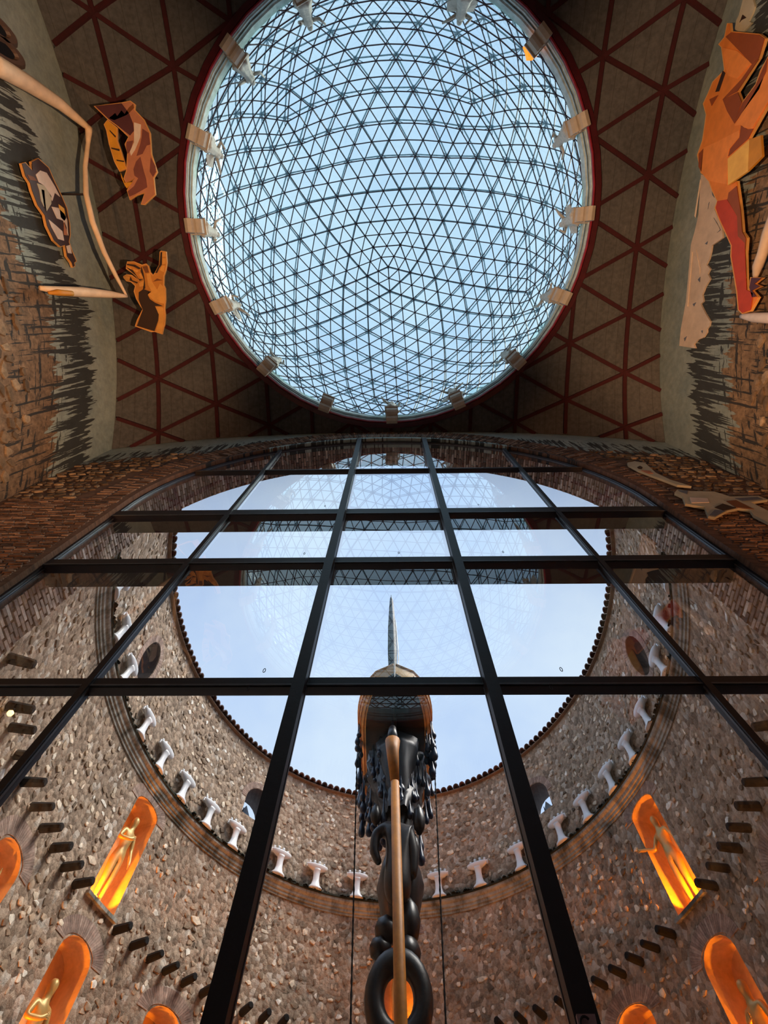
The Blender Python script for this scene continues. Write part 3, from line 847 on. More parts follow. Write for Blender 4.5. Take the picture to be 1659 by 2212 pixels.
# reveals and niche interiors
orange = (1,.33,.03)
for H in holes:
    D = {'niche':.62, 'oval':.85, 'window':.8}[H['kind']]
    ring = hole_ring(H); V = []; F = []
    for a, ro, ri in ring:
        for d in (0, D): V.append(el(H['t']+ri*math.cos(a)/H['k'], H['z']+ri*math.sin(a), -d))
    n_ = len(ring)
    for i in range(n_):
        j = (i+1) % n_; F.append((2*i, 2*j, 2*j+1, 2*i+1))
    if H['kind'] == 'niche':
        F.append(tuple(2*i+1 for i in range(n_)))
        mob('niche_lining', V, F, M_PLAST, pw)
        c = el(H['t'], H['z']-H['h']/2+.12, .02)
        l = bpy.data.lights.new('niche_lamp', 'SPOT'); l.spot_size = R(112); l.spot_blend = .12; l.energy = 210 if H['t'] != R(1.0) else 70; l.color = (1,.27,.004); l.shadow_soft_size = .04
        lo = bpy.data.objects.new('niche_lamp', l); COL.objects.link(lo); lo.location = el(H['t']+(.3/H['k'] if H['t'] > 0 else -.3/H['k']), H['z']-H['h']/2+.10, -.06); tg = Vector(el(H['t']-(.30/H['k'] if H['t'] > 0 else -.30/H['k']), H['z']+.35, -.45)); lo.rotation_euler = (tg-Vector(lo.location)).to_track_quat('-Z','Y').to_euler()
        # sill
        V = []; F = []
        for i in range(5):
            t = H['t']+(i/4-.5)*(H['w']+.16)/H['k']
            for z, h in ((-.05,-.02),(-.05,.09),(.015,.09),(.015,-.02)): V.append(el(t, H['z']-H['h']/2+z, h))
            if i: k = 4*i; F += [(k-4+j, k-4+(j+1)%4, k+(j+1)%4, k+j) for j in range(4)]
        F += [(0,1,2,3), tuple(len(V)-1-i for i in range(4))]
        mob('niche_sill', V, F, M_CORN, pw)
    else: mob('window_reveal', V, F, M_REVEAL_SHADE, pw)
# voussoir bricks over the openings
V = []; F = []; T = []
for H in holes:
    hw = H['w']/2; rise = .34 if H['kind'] == 'niche' else H['h']/2
    full = H['kind'] == 'oval'
    n_ = 60 if full else 34
    for i in range(n_):
        a = 2*math.pi*i/n_ if full else math.pi*(i+.5)/n_
        cz = H['z'] if full else H['z']+H['h']/2-({'niche':.22,'window':.5}.get(H['kind']))
        rw, rh = hw, (H['h']/2 if full else {'niche':.22,'window':.5}[H['kind']])
        ln = .3 if H['kind'] == 'niche' else .2
        k = len(V); tw = (math.pi/n_ if full else math.pi/2/n_)*.9
        for r in (0.01, ln):
            for q in (-tw, tw):
                for h in (0, .012):
                    V.append(el(H['t']+(rw+r)*math.cos(a+q)/H['k'], cz+(rh+r)*math.sin(a+q), h))
        T += [.3+.4*rng.random()]*8
        for f in ((1,3,7,5),(0,2,3,1),(4,5,7,6),(0,1,5,4),(2,6,7,3)): F.append(tuple(k+x for x in f))
o = mob('opening_bricks', V, F, M_BRICK, pw, tone=T); o['kind'] = 'stuff'
# rubble stones
cells = []; z = 3.0
while z < ZT-.12:
    rh = rng.uniform(.12,.18); t = -TM+R(1)
    while t < TM-R(1):
        L = rng.uniform(.08,.25)*(1 if rng.random() > .07 else 1.7)
        tt_ = t+L/2/speed(t)
        if rng.random() < .40:
            u, v = tt_, z+rng.uniform(-.04,.04)
            bad = any(abs(u-H['t'])*H['k'] < H['w']/2+.24 and H['z']-H['h']/2-.15 < v < H['z']+H['h']/2+.34 for H in holes) or 8.95 < v < 9.6
            if not bad: cells.append((u, v, L*.43/speed(t), rh*rng.uniform(.3,.6), rng.uniform(.008,.035)))
        t += L/speed(t)
    z += rh
lay_stones(pw, cells, el, M_STONE, 'rubble_stone', lambda c: c[2]*c[3]*100/((el(c[0],c[1])[0])**2+el(c[0],c[1])[1]**2+c[1]**2))
# cornice swept along the wall
prof = [(-.02,9.06),(.03,9.06),(.035,9.12),(.065,9.13),(.07,9.19),(.10,9.21),(.11,9.28),(.15,9.31),(.17,9.34),(.17,9.40),(.20,9.41),(.20,9.45),(-.02,9.46)]
V = []; F = []; n_ = len(prof); NS = 120
for i in range(NS+1):
    t = -TM+2*TM*i/NS
    for h, z in prof: V.append(el(t, z, h))
    if i: k = n_*i; F += [(k-n_+j, k-n_+(j+1)%n_, k+(j+1)%n_, k+j) for j in range(n_)]
M_MOSS = simple('dark_moss', (.020,.022,.011), .95)
cor = struct(mob('trim_1', V, F, [M_CORN, M_MOSS])); 
for q_, p_ in enumerate(cor.data.polygons): p_.material_index = 1 if q_ % n_ >= n_-4 and q_ % n_ < n_-1 else 0
# moss growing on the ledge
V = []; F = []; T = []
for i in range(900):
    t = rng.uniform(-TM, TM); s = rng.uniform(.03,.09); h = rng.uniform(0,.22)
    p = Vector(el(t, 9.45+rng.uniform(-.01,.04)+(0.1*rng.random() if h < .04 else 0), h)); k = len(V)
    for a in range(5): V.append((p.x+s*math.cos(a*1.257), p.y+s*math.sin(a*1.257), p.z-.01))
    V.append((p.x, p.y, p.z+s*.9)); T += [rng.random()]*6
    for a in range(5): F.append((k+a, k+(a+1)%5, k+5))
mo = mob('moss', V, F, M_MOSS); mo['kind'] = 'stuff'; tag(mo, 'dark moss tufts growing along the top of the curved cornice', 'moss')
# roof tiles along the rim
tiles = struct(empty('trim_2', (EX, EY, ZT)))
tb = None; s = -TM+R(.5); i = 0
while s < TM-R(.5):
    k = speed(s); w = .112
    V = []; F = []; nseg = 7; Tn = []
    c0 = el(s, ZT+.02, .17); c1 = el(s, ZT+.22, -.75)
    A, B = Vector(c0), Vector(c1); d = (B-A).normalized(); side = d.cross(Vector((0,0,1))).normalized(); up = side.cross(d)
    for P0, sc in ((A, 1), (B, .85)):
        for rr_ in (w*sc, (w-.03)*sc):
            for q in range(nseg): a = math.pi*q/(nseg-1); V.append(tuple(P0+side*math.cos(a)*rr_+up*math.sin(a)*rr_*1.15))
    for q in range(nseg-1):
        F += [(q,q+1,2*nseg+q+1,2*nseg+q), (nseg+q+1,nseg+q,3*nseg+q,3*nseg+q+1), (q+1,q,nseg+q,nseg+q+1), (2*nseg+q,2*nseg+q+1,3*nseg+q+1,3*nseg+q)]
    Tn = [rng.random()]*len(V)
    mob('roof_tile', V, F, M_TILE, tiles, tone=Tn)
    s += .238/k; i += 1
V = []; F = []
for i, t in enumerate([-TM+2*TM*q/100 for q in range(101)]):
    for h, z in ((.10,ZT-.02),(.10,ZT+.02),(-.75,ZT+.20),(-.75,ZT-.02)): V.append(el(t, z, h))
    if i: k = 4*i; F += [(k-4+j, k-4+(j+1)%4, k+(j+1)%4, k+j) for j in range(4)]
mob('eaves_board', V, F, simple('eaves_mortar', (.24,.15,.10), .9), tiles)
V = []; F = []; box(V, F, (-9,4.4,-1.8), (9,17.5,-1.6)); fp = struct(mob('patio_floor', V, F, M_FLOOR))
# leaning panes in the upper window openings, panel in the right oval
for H, lab_ in ((holes[-2],'left'),(holes[-1],'right')):
    o = empty('window_pane_leaf', (0,0,0), 0, 'bluish glass sheet leaning in the small arched opening on the '+lab_+', high above the cornice', 'glass sheet')
    V = [el(H['t']-.40/H['k'], H['z']-.48, -.55), el(H['t']+.40/H['k'], H['z']-.48, -.55), el(H['t']-.05/H['k'], H['z']+.25, -.58)]
    V += [tuple(Vector(v)+Vector(el(H['t'],0,-.02))-Vector(el(H['t'],0,0))) for v in V]
    mob('sheet', V, [(0,1,2),(5,4,3),(0,3,4,1),(1,4,5,2),(2,5,3,0)], simple('bluish_glass_'+lab_, (.45,.62,.78), .1, bump=0), o)
    V = []; F = []; tube(V, F, [el(H['t']-.02, H['z']-.5, -.53), el(H['t']-.02, H['z']+.1, -.55)], .012, 5); mob('sheet_bar', V, F, M_FRAME, o)
H = holes[-3]; o = empty('diamond_panel', (0,0,0), 0, 'brown diamond-shaped panel standing in the oval opening on the right', 'panel')
V = [el(H['t']+dx/H['k'], H['z']+dz, -.5) for dx, dz in ((0,-.62),(.34,-.02),(0,.5),(-.34,-.02))]+[el(H['t']+dx/H['k'], H['z']+dz, -.56) for dx, dz in ((0,-.62),(.34,-.02),(0,.5),(-.34,-.02))]
mob('board', V, [(0,1,2,3),(7,6,5,4),(0,4,5,1),(1,5,6,2),(2,6,7,3),(3,7,4,0)], simple('ochre_board', (.42,.22,.08), .6), o)
# ------------------------------------------------------------------ washbasins on the cornice
sink = empty('pedestal_basin', (0,0,0))
V = []; F = []; lathe(V, F, [(.19,0),(.19,.05),(.12,.13),(.09,.25),(.085,.42),(.10,.52),(.13,.56)], 18); mob('pedestal', V, F, M_WHITE, sink, True, local=True)
V = []; F = []; lathe(V, F, [(.09,.50),(.20,.55),(.27,.60),(.295,.66),(.285,.68),(.24,.66),(.12,.62),(.02,.61)], 22, (0,0,0), sx=1.0, sy=.5); mob('bowl', V, F, M_WHITE, sink, True, local=True)
V = []; F = []; box(V, F, (-.28,-.15,.63), (.28,-.08,.74)); lg = mob('back_ledge', V, F, M_WHITE, sink, local=True)
for x, h in ((-.20,.09),(-.07,.13),(.07,.13),(.20,.09)):
    V = []; F = []; lathe(V, F, [(.03,0),(.026,h*.6),(.04,h*.7),(.03,h)], 8, (x,-.11,.73)); mob('tap', V, F, M_WHITE, lg, True, local=True)
bt = [-109.1,-99.6,-91,-78.9,-70.4,-61.7,-52.9,-44.6,-31.2,-20.9,-9.8,12.3,23.4,34.8,47.1,55.4,64.5,72.8,81.0,92.5,100.8,109.7]
for i, t in enumerate(bt):
    o = sink if i == 0 else copy_tree(sink)
    t_ = R(t); p = el(t_, 9.455, .15); o.location = p; o.scale = (1.15,.7,1.02)
    nx, ny = -math.sin(t_)/AX, -math.cos(t_)/AY; o.rotation_euler = (0,0,math.atan2(ny, nx)-math.pi/2)
    side = 'left' if t < 0 else 'right'
    seq = i+1 if t < 0 else 22-i
    ordw = ['first','second','third','fourth','fifth','sixth','seventh','eighth','ninth','tenth','eleventh'][seq-1]
    tag(o, 'white pedestal basin on the cornice, %s from the arch on the %s' % (ordw, side), 'washbasin', 'white pedestal basins standing on the patio cornice')
# ------------------------------------------------------------------ dark timber stubs
ptl = [-113.5,-109.5,-106.2,-102.8,-98.3,-93.7,-89.2,-85.2,-81.3,-77.3,-73.6,-62.2,-57.8,-53.8,-49.8,-45.5,-41.2,-32.2,-28,-24]
ptr = [103.1,99.6,93.7,89.4,85.4,81.5,77.4,73.6,61.8,57.8,53.8,49.6,45.4,41.4,36.6,31.7,27.5,23]
first_ = None
for side, L in (('left', ptl), ('right', ptr)):
    for i, t in enumerate(L):
        t_ = R(t); a = Vector(el(t_, 6.44, -.1)); b_ = Vector(el(t_, 6.44, .42))
        if first_ is None:
            o = empty('timber_stub', a); V = []; F = []; tube(V, F, [(0,0,0),(0,.30,0),(0,.50,0),(0,.52,0)], [.085,.083,.075,.05], 9); mob('log', V, F, M_LOG, o, local=True); first_ = o
        else: o = copy_tree(first_)
        o.location = a; d = b_-a; o.rotation_euler = (0,0,math.atan2(d.y, d.x)-math.pi/2); o.scale = (1,1,rng.uniform(.9,1.1))
        tag(o, 'charred timber stub, number %s from the arch in the %s-hand row' % (['one','two','three','four','five','six','seven','eight','nine','ten','eleven','twelve','thirteen','fourteen','fifteen','sixteen','seventeen','eighteen','nineteen','twenty'][i], side), 'beam', 'charred timber stubs in a row below the upper niches')
# ------------------------------------------------------------------ gilded mannequins in the niches
def mannequin(pose):
    # joints: pelvis, waist, chest, neck, head, head top, hips, knees, ankles, toes, shoulders, elbows, wrists, hands
    v = [(0,0,.95),(0,.01,1.08),(0,0,1.28),(0,0,1.47),(0,.01,1.56),(0,.02,1.68),(0,.02,1.79),
         (.09,0,.90),(.10,.03,.50),(.10,0,.08),(.11,.12,.03),(-.09,0,.90),(-.09,.01,.50),(-.09,-.02,.08),(-.10,.10,.03)]
    r = [(.17,.13),(.13,.10),(.18,.12),(.07,.07),(.07,.07),(.11,.12),(.07,.07),(.12,.12),(.08,.08),(.05,.05),(.04,.03),(.12,.12),(.08,.08),(.05,.05),(.04,.03)]
    e = [(0,1),(1,2),(2,3),(3,4),(4,5),(5,6),(0,7),(7,8),(8,9),(9,10),(0,11),(11,12),(12,13),(13,14)]
    if pose == 0: arms = [((.19,0,1.42),(.34,.08,1.20),(.52,.22,1.28),(.62,.27,1.32)), ((-.19,0,1.42),(-.30,-.02,1.15),(-.36,.06,.92),(-.37,.09,.82))]
    elif pose == 1: arms = [((.19,0,1.42),(.30,.05,1.18),(.10,.20,1.20),(.02,.22,1.25)), ((-.19,0,1.42),(-.28,.02,1.16),(-.26,.14,.95),(-.25,.18,.86))]
    else: arms = [((.19,0,1.42),(.32,.05,1.62),(.20,.10,1.85),(.14,.12,1.93)), ((-.19,0,1.42),(-.32,.05,1.62),(-.2,.1,1.85),(-.14,.12,1.93))]
    for A in arms:
        k = len(v); v += list(A); r += [(.075,.075),(.055,.055),(.04,.04),(.04,.025)]; e += [(2,k),(k,k+1),(k+1,k+2),(k+2,k+3)]
        hx, hy, hz = A[3]; d = (Vector(A[3])-Vector(A[2])).normalized()
        for q in range(5):
            off = Vector((0,0,(q-2)*.018)); L = (.075,.085,.09,.08,.05)[q]
            kk = len(v); v.append(tuple(Vector(A[3])+d*.03+off)); v.append(tuple(Vector(A[3])+d*L+off*1.5)); r += [(.010,.010),(.007,.007)]; e += [(k+3,kk),(kk,kk+1)]
    return skin_mesh('mannequin_body', v, e, r, 1)
mmesh = [mannequin(k) for k in range(3)]
for q in mmesh: q.materials.append(M_GOLD); q.polygons.foreach_set('use_smooth', [True]*len(q.polygons))
V = []; F = []; 
def place_man(H, pose, label):
    t_ = H['t']; zb = H['z']-H['h']/2
    o = empty('gilded_mannequin', el(t_, zb+.02, -.2), 0, label, 'statue', 'gilded mannequins in the lit niches')
    b_ = bpy.data.objects.new('body', mmesh[pose]); link(b_, o); b_.location = (0,0,.06)
    V = []; F = []; lathe(V, F, [(.17,0),(.17,.04),(.14,.06)], 16); mob('plinth', V, F, M_GOLD, o, local=True)
    nx, ny = -math.sin(t_)/AX, -math.cos(t_)/AY; o.rotation_euler = (0,0,math.atan2(ny, nx)-math.pi/2); o.scale = (.98,.98,1.08)
place_man(holes[0], 1, 'gilded mannequin with bent arms in the tall upper niche on the left')
place_man(holes[1], 0, 'gilded mannequin reaching an arm out of the tall upper niche on the right')
place_man(holes[2], 2, 'gilded mannequin in the upper niche behind the black column')
for i, H in enumerate(holes[3:9]):
    nm = ['at the far left edge of the photograph','in the lower left, below the tall niche','at the bottom left of the photograph beside the mullion','at the bottom right of the photograph','in the lower right, below the tall niche','at the far right edge of the photograph'][i]
    place_man(H, [2,1,2,2,1,0][i], 'gilded mannequin in lower orange-lit niche '+nm)
# bright little lamp among the stubs on the left
q = ate([(22,1541)], .2)[0]; l0 = tag(empty('wall_lamp', q), 'tiny bright lamp on the rubble wall at the far left, under a timber stub', 'lamp')
b = MB('lamp_bulb'); b.base((1,.8,.4)).set(Emission_Strength=5); b.b.inputs['Emission Color'].default_value = (1,.55,.14,1)
V = []; F = []; lathe(V, F, [(.01,-.05),(.045,-.02),(.05,.02),(.02,.05)], 10); mob('bulb', V, F, b.m, l0, True, local=True)
V = []; F = []; tube(V, F, [(0,0,.04),(0,0,.1),(-.3,.05,.12)], .015, 6); mob('arm', V, F, M_LOG, l0, local=True)
# ------------------------------------------------------------------ the boat on its column
XC = float(aty([(855,1700)], 10.4)[0][0])
boat = tag(empty('rowing_boat', (XC,11,9.9)), 'yellow-sided rowing boat with a dark underside, held up on the tall black column', 'boat')
NSB, NQ = 22, 14
def hull_pt(s, q, sh=0.0):   # s 0 bow (near) .. 1 stern, q 0..1 left gunwale-keel-right gunwale
    y = 8.75+4.3*s
    w = 1.0*math.sqrt(max(0,1-(1-min(s/.34,1))**2))*(1 if s < .8 else 1-.18*((s-.8)/.2)**2)
    w = max(.03, w)*(1-sh)
    zg = 10.55+.42*(1-s)**3+.10*s*s; zk = 9.72+.75*(1-s)**4+.12*s**3
    a = math.pi*q; x = -math.cos(a)*w; d = math.sin(a)**.75 if 0 < q < 1 else 0
    return (XC+x, y, zg-(zg-zk-sh*.06)*d)
V = [hull_pt(i/NSB, j/NQ) for i in range(NSB+1) for j in range(NQ+1)]; F = []; mi = []
k1 = len(V); V += [hull_pt(i/NSB, j/NQ, .05) for i in range(NSB+1) for j in range(NQ+1)]
side_f, bot_f = [], []
for i in range(NSB):
    for j in range(NQ):
        a = i*(NQ+1)+j; f = (a, a+NQ+1, a+NQ+2, a+1)
        (side_f if (j < 3 or j > NQ-4) else bot_f).append(f)
inner = [(k1+i*(NQ+1)+j, k1+i*(NQ+1)+j+1, k1+(i+1)*(NQ+1)+j+1, k1+(i+1)*(NQ+1)+j) for i in range(NSB) for j in range(NQ)]
tr = tuple(NSB*(NQ+1)+j for j in range(NQ+1))
mob('hull_sides', V, side_f+inner, M_HULL, boat, True); mob('hull_bottom', V[:k1], bot_f, M_TARM, boat, True)
mob('transom_board', V[:k1], [tr], M_HULL, boat)
for s in (0, 1):
    V = []; F = []; tube(V, F, [hull_pt(i/NSB, float(s)) for i in range(NSB+1)], .035, 6); mob('gunwale', V, F, M_HULL, boat)
V = []; F = []; tube(V, F, [tuple(Vector(hull_pt(i/NSB, .5))-Vector((0,0,.03))) for i in range(NSB+1)], .04, 6); mob('keel', V, F, M_UMB, boat)
for s in (0, 1):
    for lev in (.07,.13,.19):
        V = []; F = []; tube(V, F, [tuple(Vector(hull_pt(i/NSB, lev if s == 0 else 1-lev))+Vector(((-.012 if s == 0 else .012),0,-.01))) for i in range(1,NSB+1)], .014, 5); mob('strake', V, F, M_POLE, boat)
# drops hanging under the boat
drng = random.Random(21)
nd = 0
spots = []
for i in range(92):
    s = drng.uniform(.30,.98); q = drng.choice([drng.uniform(.02,.15), drng.uniform(.85,.98), drng.uniform(.15,.85), drng.uniform(.15,.85)]); spots.append(Vector(hull_pt(s, q))+Vector((0,0,.03)))
def cone_pt(u, a):   # tar skirt tapering from the stern down to the column
    cx, cy, cz = XC+.04, 10.4+1.1*(1-u), 9.85-2.1*u; r = .92-.55*u
    return Vector((cx+r*math.cos(a), cy+r*1.35*math.sin(a), cz))
for i in range(64): spots.append(cone_pt(drng.uniform(.05,.75)**1.3, drng.uniform(0,2*math.pi)))
protod = []
for v in range(3):
    V = []; F = []; L = (.5,.7,.95)[v]
    lathe(V, F, [(.012,0),(.014,-L*.3),(.018,-L*.6),(.036,-L*.78),(.066,-L*.93),(.070,-L),(.052,-L-.055),(.015,-L-.08)][::-1], 12)
    me = mob('paint_drop', V, F, M_DROP, None, True); protod.append(me.data); bpy.data.objects.remove(me)
for p in spots:
    o = bpy.data.objects.new('paint_drop', drng.choice(protod)); link(o, boat); o.location = p-boat.location; k = drng.uniform(.8,1.3); o.scale = (k,k,k*drng.uniform(.7,1.2))
V = []; F = []; NU, NV = 10, 26
for i in range(NU+1):
    for j in range(NV):
        a = 2*math.pi*j/NV; p = cone_pt(i/NU, a); c = Vector((XC+.04, p.y if False else 10.4+1.1*(1-i/NU), p.z)); k = 1+.13*math.sin(a*7+i)+drng.uniform(-.05,.05); p = c+(p-c)*k*.93; V.append(tuple(p))
for i in range(NU):
    for j in range(NV): F.append((i*NV+j, i*NV+(j+1)%NV, (i+1)*NV+(j+1)%NV, (i+1)*NV+j))
mob('tar_coating', V, F, M_TAR, boat, True)
# folded umbrella standing in the boat
um = tag(empty('folded_umbrella', (XC,9.75,10.5)), 'tall dark folded parasol rising above the bow of the boat', 'umbrella')
ub = Vector((float(aty([(848,1430)], 9.75)[0][0]), 9.75, 10.2)); ut = Vector(tuple(aty([(845,1290)], 9.75)[0])); 
V = []; F = []; L = ut-ub
k0 = len(V); n_ = 10
for i, (f, r) in enumerate(((0,.05),(.1,.05),(.25,.10),(.45,.13),(.65,.12),(.85,.08),(.97,.05),(1.0,.02))):
    p = ub+L*f
    for j in range(n_): a = 2*math.pi*j/n_; rr_ = r*(1+.25*(-1)**j); V.append((p.x+rr_*math.cos(a), p.y+rr_*math.sin(a), p.z))
    if i: F += [(k0+(i-1)*n_+j, k0+(i-1)*n_+(j+1)%n_, k0+i*n_+(j+1)%n_, k0+i*n_+j) for j in range(n_)]
F += [tuple(range(n_))[::-1], tuple(len(V)-n_+j for j in range(n_))]
mob('folded_cloth', V, F, M_UMB, um)
V = []; F = []; tube(V, F, [ub-Vector((0,0,.4)), ub, ub+L*.5, ut+Vector((0,0,.15))], [.04,.04,.03,.012], 8); mob('shaft', V, F, M_UMB, um)
V = []; F = []; tube(V, F, [ub+L*.05+Vector((.10,0,0)), ub+L*.4+Vector((.20,0,0)), ub+L*.75+Vector((.14,0,0))], [.012,.016,.01], 6); mob('rib', V, F, M_WHITE, um)
# black column
YC = 10.4
colm = tag(empty('black_column', (XC+.08,YC,-1.6)), 'tall glossy black column of tyres draped in tar, carrying the boat', 'column')
V = []; F = []; prof = [(.12,5.35),(.24,5.5),(.34,5.75),(.40,6.1),(.46,6.4),(.40,6.65),(.30,6.9),(.27,7.4),(.31,8.0),(.36,8.5),(.42,9.0),(.5,9.5),(.55,9.75)]
lathe(V, F, prof, 24, (XC+.06,YC,0), fold=.07, nf=5); mob('shaft', V, F, M_TAR, colm, True)
V = []; F = []; lathe(V, F, [(.38,-1.6),(.38,3.3),(.30,3.75)], 20, (XC+.06,9.95,0)); mob('base_post', V, F, M_TAR, colm, True)
def torus(V, F, c, R0, r0, ax='y', n=28, m_=12, e=1.0):
    k = len(V)
    for i in range(n):
        a = 2*math.pi*i/n
        for j in range(m_):
            b_ = 2*math.pi*j/m_; rr_ = R0+r0*math.cos(b_); z = r0*math.sin(b_)
            p = (rr_*math.cos(a), z, rr_*math.sin(a)*e) if ax == 'y' else (rr_*math.cos(a), rr_*math.sin(a), z*e)
            V.append((c[0]+p[0], c[1]+p[1], c[2]+p[2]))
    for i in range(n):
        for j in range(m_): F.append((k+i*m_+j, k+((i+1)%n)*m_+j, k+((i+1)%n)*m_+(j+1)%m_, k+i*m_+(j+1)%m_))
rc = aty([(861,2140)], 9.75)[0]
V = []; F = []; torus(V, F, (rc[0],9.75,rc[2]-.10), .38, .155, 'y', e=1.25); mob('tyre', V, F, M_TYRE, colm, True)
for k in range(4):
    V = []; F = []; torus(V, F, (XC+.06,9.95,3.3-k*.34), .36, .17, 'z'); mob('tyre', V, F, M_TYRE, colm, True)
# bound figure and drapery lumps on the shaft
fig = skin_mesh('bound_torso', [tuple(aty([p],9.95)[0]) for p in ((860,1960),(858,1900),(862,1850),(858,1800),(835,1790),(812,1800),(808,1840),(820,1868),(880,1800),(892,1850),(890,1900))],
    [(0,1),(1,2),(2,3),(3,4),(4,5),(5,6),(6,7),(3,8),(8,9),(9,10)], [.26,.30,.26,.22,.16,.12,.10,.07,.2,.14,.1], 2)
fig.materials.append(M_TAR); o = bpy.data.objects.new('bound_torso', fig); link(o, colm); o.location = -colm.location
V = []; F = []
for (px, py, r, h) in ((812,1760,.12,.5),(905,1770,.14,.7),(895,1830,.12,.6),(835,2010,.22,.5),(885,1990,.2,.8),(880,2060,.24,.6),(822,2050,.2,.4)):
    p = aty([(px,py)], 10.1)[0]; lathe(V, F, [(.02,-h/2),(r*.8,-h*.3),(r,0),(r*.7,h*.3),(.02,h/2)], 12, tuple(p), fold=.1)
mob('tar_folds', V, F, M_TAR, colm, True)
# tall ochre crutch in front
cr_ = tag(empty('ochre_crutch', (XC,9.0,-1.6)), 'tall ochre pole with a forked head propped under the boat, in front of the column', 'pole')
pb = aty([(866,2212)], 9.0)[0]; pt = aty([(853,1690)], 9.0)[0]
V = []; F = []; tube(V, F, [(pb[0],9.0,-1.6),(pb[0],9.0,pb[2]),tuple(pt)], [.10,.095,.09], 14); mob('pole', V, F, M_POLE, cr_, True)
ft = aty([(848,1600),(836,1600),(866,1612)], 9.0)
V = []; F = []; tube(V, F, [tuple(pt), tuple(ft[0]-np.array((0,0,.3))), tuple(ft[0])], [.09,.14,.17], 12); mob('fork', V, F, M_POLE, cr_, True)
V = []; F = []; tube(V, F, [tuple(ft[0]-np.array((0,0,.05))), tuple(ft[0]+np.array((0,.25,.6))), (float(ft[0][0]),9.9,9.78)], [.14,.09,.09], 10); mob('fork_head', V, F, M_TAR, cr_, True)
# chains
for nm, pa, pc in (('left',(771,1640),(757,2230)),('right',(938,1640),(964,2230))):
    A = aty([pa], 10.6)[0]; B_ = aty([pc], 9.8)[0]
    A = Vector((float(A[0]),10.6,float(A[2]))); B_ = Vector(tuple(B_)); D = (B_-A); top = Vector(hull_pt(.45, 0.0 if nm == 'left' else 1.0))
    V = []; F = []; pts = [top, A]; N_ = 60
    for i in range(1, N_+1): pts.append(A+D*(i/N_))
    pts.append(A+D*2.4)
    tube(V, F, pts, [.012]+[.012+.008*(i % 2) for i in range(len(pts)-2)]+[.012], 5)
    tag(mob('chain', V, F, M_LOG), 'thin dark chain hanging from the %s side of the boat' % nm, 'chain')
# ------------------------------------------------------------------ painted cut-outs on walls and vault
def flat(name, col, rough=.6): return simple(name, col, rough, var=.14, sc=3, bump=.05)
C_EDGE = flat('cut_edge_orange', (.75,.36,.10)); C_SKIN = flat('ochre_skin', (.56,.22,.035)); C_SKINL = flat('light_ochre', (.74,.34,.07)); C_DARK = flat('dark_umber', (.035,.014,.008))
C_MID = flat('brown_shade', (.20,.065,.018)); C_PINK = flat('salmon', (.50,.20,.11)); C_PINKD = flat('dusky_rose', (.20,.06,.05)); C_PURP = flat('dark_plum', (.085,.022,.03)); C_GOLD = flat('gold_leaf', (.66,.30,.02))
C_PALE = flat('pale_pink', (.78,.64,.56)); C_OR = flat('orange', (.78,.22,.03)); C_ORL = flat('bright_orange', (.88,.27,.05)); C_RUST = flat('rust', (.30,.065,.012)); C_RED = flat('vermilion', (.52,.05,.012)); C_YEL = flat('amber', (.95,.50,.10)); C_YELD = flat('dark_amber', (.62,.25,.02))
C_CLOTH = flat('cream_canvas', (.62,.46,.34)); C_ROPE = flat('pale_wood', (.85,.62,.42)); C_BONE = flat('bone_white', (.52,.46,.34)); C_BLUE = flat('slate_blue', (.13,.14,.18))
def cutter(plane, off, face):
    def place(pts, k):   # k layers towards the viewer
        d = off-face*k*.012
        return {'z':atz,'x':atx,'y':aty}[plane](pts, d)
    return place
def sheet(name, pts, mat, parent, place, lay=0, thick=.05, back=None, nrm=None):
    A = place(pts, lay); n_ = len(pts); ax = {'x':0,'y':1,'z':2}[nrm[0]]; s = nrm[1]
    B_ = A.copy(); B_[:,ax] += s*thick
    V = [tuple(p) for p in A]+[tuple(p) for p in B_]
    F = [tuple(range(n_)), tuple(range(n_, 2*n_))[::-1]]+[(i, n_+i, n_+(i+1)%n_, (i+1)%n_) for i in range(n_)]
    o = mob(name, V, F, mat, parent); 
    return o
def shrink(P, k=.955):
    # inset a polygon by moving every vertex along its bisector
    n_ = len(P); out = []; A = sum(P[i][0]*P[(i+1)%n_][1]-P[(i+1)%n_][0]*P[i][1] for i in range(n_)); sg = 1 if A > 0 else -1
    for i in range(n_):
        a, b_, c = Vector(P[i-1]), Vector(P[i]), Vector(P[(i+1)%n_]); e1 = (b_-a).normalized(); e2 = (c-b_).normalized()
        n1 = Vector((-e1.y, e1.x))*sg; n2 = Vector((-e2.y, e2.x))*sg; nn = (n1+n2)
        nn = nn.normalized() if nn.length > .2 else n1
        out.append(tuple(b_+nn*k))
    return out
def crop(x0, y0, sc, P): return [(x0+x/sc, y0+y/sc) for x, y in P]
# open hand
HP = lambda P: crop(240,520,10.056,P)
hand = tag(empty('hand_cutout', tuple(atz([(320,640)],15.25)[0])), 'large ochre painted cut-out of an open hand fixed under the concrete vault', 'cutout artwork')
pz = cutter('z', 15.25, 1); nz1 = ('z', 1)
out = HP([(1085,215),(1195,235),(1215,480),(1190,640),(1150,770),(1145,960),(1180,1040),(1185,1280),(1165,1480),(1180,1620),(1165,1830),(1140,1890),(1110,2035),(945,1980),(870,1985),(515,1860),(560,1720),(680,1490),(620,1400),(545,1270),(490,1100),(520,985),(430,900),(330,880),(270,810),(265,770),(330,730),(440,740),(600,860),(540,780),(450,700),(320,610),(330,520),(350,450),(500,450),(670,520),(760,495),(810,540),(850,680),(910,745),(950,690),(1040,520),(1055,240)])
sheet('backing', out, C_EDGE, hand, pz, 0, .06, nrm=nz1)
sheet('hand_paint', shrink(out, 2.2), C_SKIN, hand, pz, 1, .02, nrm=nz1)
